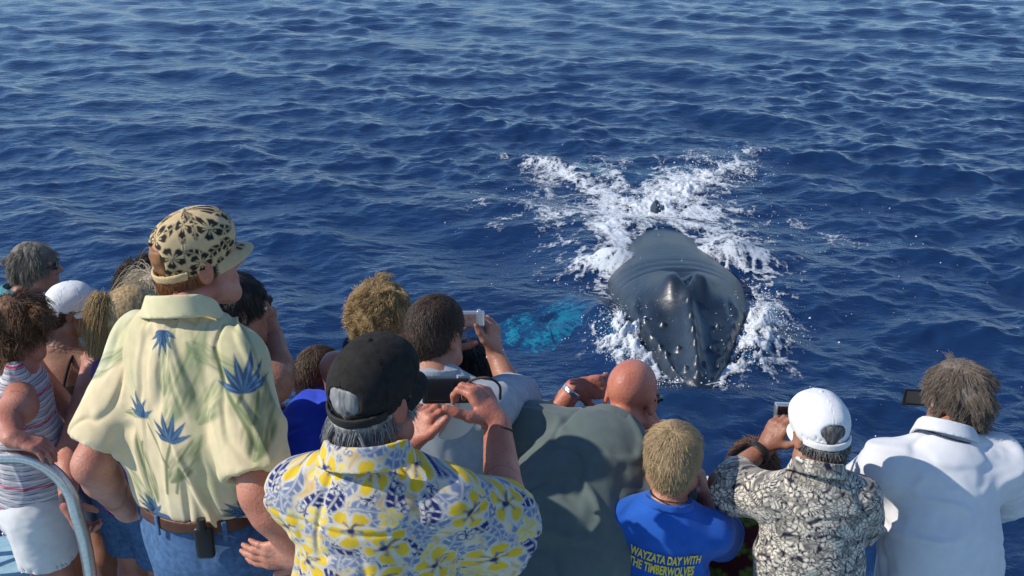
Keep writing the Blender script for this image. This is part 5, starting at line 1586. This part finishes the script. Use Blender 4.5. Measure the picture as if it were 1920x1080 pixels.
# ---- curly blonde woman
N = at(700, 660, 3.34)
Hh = Person('woman with curly blonde hair and bare shoulders', N, up_pelvis(N, 1.68, .02, 20), 22, H=1.68, build=.92, head=at(712, 590, 3.40), hyaw=38, hpitch=4, tone='rosy', tonecol=(.50, .215, .15))
Hh.default_arm('L'); Hh.default_arm('R'); Hh.legs()
DKB = CLOTH('dark_navy_knit', (.015, .02, .045))
Hh.top('halter_top', DKB, ease=.012, sleeve=0, tank=True, wr=.002, seed=44)
Hh.bottom('shorts', trou_n, length=.40); Hh.shoes(SHOE)
Hh.hair(((.30, .185, .075), (.58, .42, .20)), n=8000, thick=.004, length=.034, nape=-.078, seed=14, lift=.30, curl=.0055, curlf=1.5, clump=130, steps=14, rad=.0006, jitter=.25, grav=.5, taper=.3, ears=False)
# ---- boy in the royal blue shirt
N = at(588, 748, 3.52)
I_ = Person('brown haired boy in a royal blue shirt leaning at the rail', N, at(560, 905, 3.26), 32, H=1.42, build=.92, head=at(600, 700, 3.58), hyaw=45, hpitch=12, tone='boy', tonecol=FAIR)
I_.default_arm('L'); I_.default_arm('R'); I_.legs()
RB = CLOTH('royal_blue', (.018, .055, .52), rough=.6)
I_.top('shirt', RB, ease=.026, sleeve=.8, sr=1.15, wr=.005, wr_dir=(5, 5), seed=47)
I_.bottom('shorts', trou_n, length=.45); I_.shoes(SHOE)
I_.band('neck_ribbing', RB, I_.N + I_.up * .010, I_.up + I_.fw * .25, .062, .056, (.011, .005))
I_.hair(((.045, .025, .014), (.10, .052, .026)), n=6000, thick=.004, length=.016, nape=-.085, seed=15, lift=.08, rad=.0007, jitter=.06, grav=.1)
# ---- woman with black hair, low behind the black camera
N = at(888, 765, 3.50)
J = Person('person with black hair in a dark brown top, low behind the black camera', N, at(905, 960, 3.26), 12, H=1.55, build=.92, head=at(873, 692, 3.56), hyaw=-12, hpitch=16, tone='brown', tonecol=BROWN)
J.default_arm('L'); J.default_arm('R'); J.legs()
J.top('top', CLOTH('dark_brown_cotton', (.035, .016, .012)), ease=.022, sleeve=.6, wr=.003, seed=49)
J.bottom('trousers', trou_n); J.shoes(SHOE)
J.hair(((.004, .003, .003), (.022, .017, .015)), n=5200, thick=.010, length=.065, nape=-.11, seed=16, lift=.12, grav=.8, side_cut=-.08, ears=False, rad=.0010, jitter=.12, steps=7)
# ---- dark haired man with a raised camera, left
N = at(432, 650, 3.22)
Q_ = Person('dark haired man holding a small camera on a cord to his eye', N, up_pelvis(N, 1.76, .0, 30), 34, H=1.76, build=.98, head=at(446, 576, 3.28), hyaw=62, hpitch=6, tone='tan2', tonecol=(.36, .165, .10))
tQ = Q_.arms('R', at(521, 712, 3.22), at(511, 628, 3.38), hdir=(-.18, .12, .95), palm=(-.85, .4, -.1), curl=.85, r=1.25)
Q_.default_arm('L'); Q_.legs()
Q_.top('sleeveless_shirt', CLOTH('grey_cotton', (.22, .23, .25)), ease=.022, sleeve=.0, wr=.003, seed=52, tank=True)
Q_.bottom('shorts', trou_k, length=.48); Q_.shoes(SHOE)
Q_.hair(((.007, .006, .006), (.030, .024, .020)), n=7000, thick=.007, length=.026, nape=-.095, seed=17, lift=.08, jitter=.10, clump=160)
# ---- grey haired man with sunglasses, far left
N = at(42, 556, 4.12)
K_ = Person('grey haired man in sunglasses and a pale blue shirt', N, up_pelvis(N, 1.76, .0, 50), 50, H=1.76, build=1.0, head=at(66, 498, 4.16), hs=.86, hyaw=76, hpitch=0, tone='man', tonecol=(.43, .20, .13))
K_.default_arm('L'); K_.default_arm('R'); K_.legs()
K_.top('shirt', CLOTH('pale_blue_cotton', (.42, .52, .60)), ease=.028, sleeve=.8, wr=.003, seed=55)
K_.bottom('trousers', trou_k); K_.shoes(SHOE)
K_.collar(CLOTH('teal_cotton', (.05, .22, .26)), .094, .075, .042)
K_.hair(((.14, .12, .09), (.30, .265, .21)), n=8500, thick=.006, length=.034, nape=-.085, seed=18, lift=.08, crown=(0, .0, .12), grav=.4, clump=140, jitter=.13, rad=.0007, steps=7)
K_.glasses(GLASS_DARK)
# ---- woman in the striped tank top
N = at(34, 682, 3.36)
L_ = Person('woman with wavy brown hair in a striped tank top and white shorts', N, up_pelvis(N, 1.66, .03, 70), 72, H=1.66, build=.98, belly=.012, head=at(34, 612, 3.38), hs=.93, hyaw=66, hpitch=6, tone='rosy', tonecol=(.50, .215, .15))
L_.arms('R', at(12, 795, 3.06), at(35, 828, 3.08), hdir=(.85, .10, -.22), palm=(0, 0, -1), curl=.42, r=1.12) if False else L_.arms('R', at(8, 790, 3.13), at(22, 822, 3.02), hdir=(.80, .0, -.25), palm=(-.1, 0, -1), curl=.40, r=1.15)
L_.default_arm('L'); L_.legs(turn=60, stance=.085, r=1.12)
L_.top('tank_top', shirt_mat('striped_knit'), ease=.014, sleeve=0, tank=True, levels=1, wr=.002, seed=58, col=print_tank, hem=.60)
WS_ = CLOTH('white_twill', (.68, .67, .66), var=.05)
L_.bottom('shorts', WS_, length=.27, ease=.02, levels=1, flare=1.10, wr=.006)
L_.shoes(SHOE)
L_.hair(((.070, .029, .011), (.24, .115, .045)), n=7500, thick=.012, length=.055, nape=-.12, seed=19, lift=.16, curl=.005, curlf=1.2, clump=110, steps=10, rad=.0009, jitter=.28, grav=.7, ears=False, side_cut=-.06)
# ---- woman in the white cap, bare back
N = at(116, 640, 3.84)
M_ = Person('tanned woman in a white cap with a bare back and black straps', N, up_pelvis(N, 1.60, .04, 15), 20, H=1.58, build=.92, head=at(130, 578, 3.88), hs=.86, hyaw=62, hpitch=8, tone='tanned', tonecol=TAN)
M_.default_arm('L'); M_.default_arm('R'); M_.legs()
BK_ = CLOTH('black_knit', (.012, .012, .014))
M_.top('strappy_top', BK_, ease=.012, sleeve=0, tank='none', low=.25, wr=.002, seed=61)
for sg in (-1, 1):
    V, F = tube(bez([M_.N + M_.rt * sg * .070 + M_.fw * .03 - M_.up * .02, M_.N + M_.rt * sg * .078 - M_.fw * .045 - M_.up * .045, M_.N + M_.rt * sg * .075 - M_.fw * .098 - M_.up * .15, M_.N + M_.rt * sg * .070 - M_.fw * .105 - M_.up * .25], 8), .0055, 8); M_.parts.append(mesh_obj('strap', V, F, BK_))
M_.bottom('shorts', trou_n, length=.4); M_.shoes(SHOE)
hb_ = M_.hair(((.018, .010, .006), (.11, .06, .035)), n=3200, thick=.008, length=.03, zmax=.012, nape=-.10, seed=20, style='tail', tie=(0, -.115, .0), lift=.15)
M_.cap(WCAP, tilt=-.2, levels=1, hole_size=(.036, .05, .026))
M_.tail(hb_, (0, -.10, .005), [(0, -.145, -.005), (0, -.160, -.05), (0, -.145, -.10)], n=900, width=.034)
M_.glasses(GLASS_DARK)
# ---- blonde woman with a ponytail
N = at(232, 655, 3.48)
Np = Person('blonde woman with a ponytail in a purple top and denim shorts', N, up_pelvis(N, 1.66, .02, 30, -.02), 34, H=1.66, build=.98, head=at(254, 594, 3.54), hyaw=58, hpitch=8, tone='rosy', tonecol=(.50, .215, .15))
Np.arms('L', at(128, 850, 3.28), at(128, 946, 3.06), hdir=(.35, -.05, -.95), palm=(.9, .1, .3), curl=.75)
Np.default_arm('R'); Np.legs(turn=30, r=1.05)
Np.top('purple_top', CLOTH('purple_print', (.13, .035, .22), var=.5, scale=120), ease=.014, sleeve=0, tank=True, wr=.004, seed=64, hem=.60)
Np.bottom('denim_shorts', DENIM, length=.40, ease=.016, flare=1.08); Np.shoes(SHOE)
hb_ = Np.hair(((.34, .215, .085), (.56, .40, .20)), n=6000, thick=.010, length=.055, nape=-.085, seed=22, style='tail', tie=(0, -.125, .050), lift=.06, grav=0, jitter=.07, rad=.0008)
Np.tail(hb_, (0, -.11, .050), [(0, -.125, .068), (0, -.135, .02), (-.01, -.135, -.05), (-.01, -.135, -.12)], n=2200, width=.028, rad=.0008)
# ---- two heads half hidden behind the tall man
N = at(268, 595, 4.02)
O_ = Person('person with short dark curly hair half hidden behind the tall man', N, up_pelvis(N, 1.66, 0, 20), 30, H=1.66, build=1, head=at(272, 538, 4.06), hyaw=40, tone='tan2', tonecol=(.36, .165, .10))
O_.default_arm('L'); O_.default_arm('R'); O_.legs()
O_.top('shirt', CLOTH('grey_cotton', (.22, .23, .25)), ease=.022, sleeve=.7, wr=.003, seed=66); O_.bottom('trousers', trou_g); O_.shoes(SHOE)
O_.hair(((.018, .012, .009), (.12, .085, .06)), n=3600, thick=.009, length=.032, nape=-.085, seed=24, lift=.6, curl=.005, curlf=2.0, clump=140, steps=9, rad=.0010, jitter=.4)
N = at(305, 628, 3.74)
P_ = Person('woman with long pale blonde hair half hidden behind the tall man', N, up_pelvis(N, 1.68, 0, 20), 30, H=1.68, build=.95, head=at(306, 562, 3.78), hyaw=45, tone='rosy', tonecol=(.50, .215, .15))
P_.default_arm('L'); P_.default_arm('R'); P_.legs()
P_.top('shirt', CLOTH('pale_blue_cotton', (.42, .52, .60)), ease=.022, sleeve=.7, wr=.003, seed=67); P_.bottom('trousers', trou_g); P_.shoes(SHOE)
P_.hair(((.24, .18, .11), (.58, .50, .36)), n=4600, thick=.014, length=.16, nape=-.12, seed=25, lift=.2, grav=1.2, side_cut=-.09, ears=False, steps=8, jitter=.15)
# ---- child low behind the white cap man's arm
N = at(1408, 925, 3.22)
R_ = Person('brown haired child in a red flowered top behind the leaf shirt man', N, at(1390, 1090, 3.0), 5, H=1.35, build=.92, head=at(1412, 882, 3.28), hyaw=5, hpitch=14, tone='boy', tonecol=FAIR)
R_.default_arm('L'); R_.default_arm('R'); R_.legs()
def print_red(V, u):
    C = np.tile(np.array([.07, .008, .012]), (len(u), 1)); d, r = scatter(u, .07, 3); C = hibiscus(C, d, r[:, 0] * 3, .026, (.16, .20, .03), (.05, .10, .03), (.05, .12, .03), (.2, .1, .02), .006); return C
R_.top('flowered_top', shirt_mat('red_flowers'), ease=.024, sleeve=.8, wr=.003, seed=69, col=print_red); R_.bottom('shorts', trou_n, length=.45); R_.shoes(SHOE)
R_.hair(((.05, .024, .012), (.22, .11, .055)), n=4200, thick=.010, length=.03, nape=-.09, seed=26, lift=.5)

# ------------------------------------------------------------------ what they hold
LCD = M('lcd_picture', (.16, .11, .10), .25, 30, .6, 0, spec=.5)
k1, M4 = cam_box('black compact camera held up by the man in the hibiscus shirt', at(836, 731, 2.47), (1, .08, -.02), (-.02, .25, 1), (.118, .036, .064), BLACK, screen=True)
c = at(862, 790, 2.47)
V, F = plate([(0, 0), (0, 0), (0, 0)], 0, 0) if False else (None, None)
out = bez([at(880, 752, 2.46), at(893, 770, 2.47), at(886, 800, 2.47), at(862, 820, 2.46), at(832, 824, 2.45), at(822, 815, 2.45), at(836, 785, 2.46), at(856, 758, 2.46), at(880, 752, 2.46)], 5)[:-1]
bmf = bmesh.new(); vs = [bmf.verts.new(p) for p in out]; bmf.faces.new(vs)
g = bmesh.ops.extrude_face_region(bmf, geom=bmf.faces[:]); bmesh.ops.translate(bmf, verts=[v for v in g['geom'] if isinstance(v, bmesh.types.BMVert)], vec=(0, .006, 0))
bmesh.ops.recalc_face_normals(bmf, faces=bmf.faces[:])
fl2 = bm_obj('flap', bmf, M('cream_plastic', (.62, .58, .50), .45, var=.04, bump=.05)); fl2['label'] = 'cream tongue shaped flap hanging under the camera'
wr = B.arm['R'][2]
lp = bez([at(862, 742, 2.44), at(880, 716, 2.34), at(912, 708, 2.30), at(936, 722, 2.32), at(938, 748, 2.36)], 6)
V, F = tube(lp, .0032, 6); ws = mesh_obj('wrist_strap', V, F, M('dark_cord', (.02, .018, .02), .8))
adopt(k1, fl2, ws)
d_ = nrm(B.arm['R'][2] - B.arm['R'][1])
B.band('hair_tie', M('black_band', (.015, .015, .018), .7), B.arm['R'][2] - d_ * .012, d_ + np.array([.25, 0, .1]), .035, .031, .0034, side=np.array([1.0, 0, 0]), voxel=.003); adopt(B.e, B.parts[-1])
k2, _ = cam_box('silver compact camera with a lit screen held up by the man with short hair', at(884, 598, 3.32), (1, .05, 0), (0, .22, 1), (.086, .024, .052), SILVER, screen_mt=LCD)
k3, _ = cam_box('small dark camera at the eye of the dark haired man', at(489, 566, 3.42), (.9, -.4, 0), (0, .15, 1), (.07, .03, .05), BLACK)
cd = bez([at(494, 580, 3.40), at(482, 610, 3.38), at(468, 632, 3.38)], 6); V, F = tube(cd, .0025, 6); o = mesh_obj('cord', V, F, BLACK)
bm = bmesh.new(); bmesh.ops.create_uvsphere(bm, u_segments=12, v_segments=8, radius=.010, matrix=Matrix.Translation(Vector(at(472, 637, 3.38)))); o2 = bm_obj('cord_toggle', bm, BLACK, smooth=True); adopt(k3, o, o2)
k4, _ = cam_box('small silver camera in the raised hand of the man in the leaf shirt', at(1478, 772, 3.00), (1, -.1, 0), (0, .2, 1), (.085, .028, .055), SILVER)
k5, _ = cam_box('black camcorder with its flip screen open beside the white polo man', at(1785, 760, 3.58), (1, 0, 0), (0, .1, 1), (.062, .11, .065), BLACK, screen=False)
bm = bmesh.new(); box_bm(bm, Matrix.Translation(at(1717, 745, 3.46)) @ Matrix.Rotation(math.radians(4), 4, 'Y'), .088, .010, .062, .003); fs = bm_obj('flip_screen', bm, BLACK); adopt(k5, fs)
bm = bmesh.new(); box_bm(bm, Matrix.Translation(at(1717, 745, 3.4535)) @ Matrix.Rotation(math.radians(4), 4, 'Y'), .070, .003, .048, .001); fs2 = bm_obj('glass', bm, GLASS_DARK); sub(fs, fs2)
k6, _ = cam_box('camera in front of the bald man\'s face', at(1190, 742, 3.52), (1, -.4, 0), (0, .2, 1), (.11, .05, .07), BLACK)

# phone pouch on the tall man's belt, belt loops
bw = (.132 * 1.10 * A.k + .038)
def belt_point(ang, dz=0, out=0):
    a = math.radians(ang); return A.P + A.up * (.062 * A.k + dz) + (A.lr * math.sin(a) * (bw + out) - A.lf * math.cos(a) * (bw + out) * .84), nrm(A.lr * math.sin(a) / bw - A.lf * math.cos(a) / (bw * .84))
p, n_ = belt_point(36, -.020, .014); t_ = nrm(np.cross(A.up, n_)); Mx = frame(t_, n_, A.up, p)
bm = bmesh.new(); box_bm(bm, Mx, .046, .024, .088, .010, 3); pouch = bm_obj('phone_pouch', bm, BLACK, smooth=True)
bm = bmesh.new(); cyl_bm(bm, p + A.up * .038 + n_ * .004, p + A.up * .066 + n_ * .002, .011, 14); kb = bm_obj('pouch_clip', bm, BLACK); kb.parent = pouch
loops = []
for ang in (-42, -4, 52, 82):
    p, n_ = belt_point(ang, -.004, .001); t_ = nrm(np.cross(A.up, n_)); bm = bmesh.new(); box_bm(bm, frame(t_, n_, A.up, p), .013, .006, .056, .002, 1); loops.append(bm_obj('belt_loop', bm, DENIM))
# lettering on the boy's back
def lettering():
    cu = bpy.data.curves.new('lettering', 'FONT'); cu.body = 'WAYZATA DAY WITH\nTHE TIMBERWOLVES'; cu.size = 1.0; cu.align_x = 'LEFT'; cu.offset = .034; cu.space_line = .92; cu.resolution_u = 3; cu.space_character = 1.02
    o = bpy.data.objects.new('t', cu); COL.objects.link(o); dg = bpy.context.evaluated_depsgraph_get(); me = bpy.data.meshes.new_from_object(o.evaluated_get(dg)); bpy.data.objects.remove(o)
    bm = bmesh.new(); bm.from_mesh(me); bmesh.ops.triangulate(bm, faces=bm.faces[:]); bmesh.ops.subdivide_edges(bm, edges=[e for e in bm.edges if e.calc_length() > .3], cuts=1)
    co = np.array([v.co[:] for v in bm.verts]); co[:, 0] -= co[:, 0].min(); w = co[:, 0].max(); sx_ = .205 / w * .98; sz = .0365
    lx = -.092 + co[:, 0] * sx_; lz = -.118 + co[:, 1] * sz - .060 * (lx + .092)
    back = C.shirtN @ C.fw < -.1; S_ = C.shirtV[back] - C.N; sxz = np.stack([S_ @ C.rt, S_ @ C.up], 1); sy_ = S_ @ C.fw
    d2 = (lx[:, None] - sxz[None, :, 0]) ** 2 + (lz[:, None] - sxz[None, :, 1]) ** 2
    ix = np.argpartition(d2, 6, axis=1)[:, :6]; wgt = 1 / (np.take_along_axis(d2, ix, 1) + 1e-6); dep = (sy_[ix] * wgt).sum(1) / wgt.sum(1)
    Pn = C.N + lx[:, None] * C.rt + lz[:, None] * C.up + (dep - .0065)[:, None] * C.fw
    for v, q in zip(bm.verts, Pn): v.co = q
    bmesh.ops.recalc_face_normals(bm, faces=bm.faces[:])
    o = bm_obj('lettering', bm, M('yellow_ink', (.78, .62, .07), .7, var=.06, bump=.1)); o['label'] = 'yellow capital lettering in two lines'
    return o
C.parts.append(lettering()); A.parts += [pouch] + loops
for p in (A, B, C, D, E_, F_, G, Hh, I_, J, Q_, K_, L_, M_, Np, O_, P_, R_): p.finish()
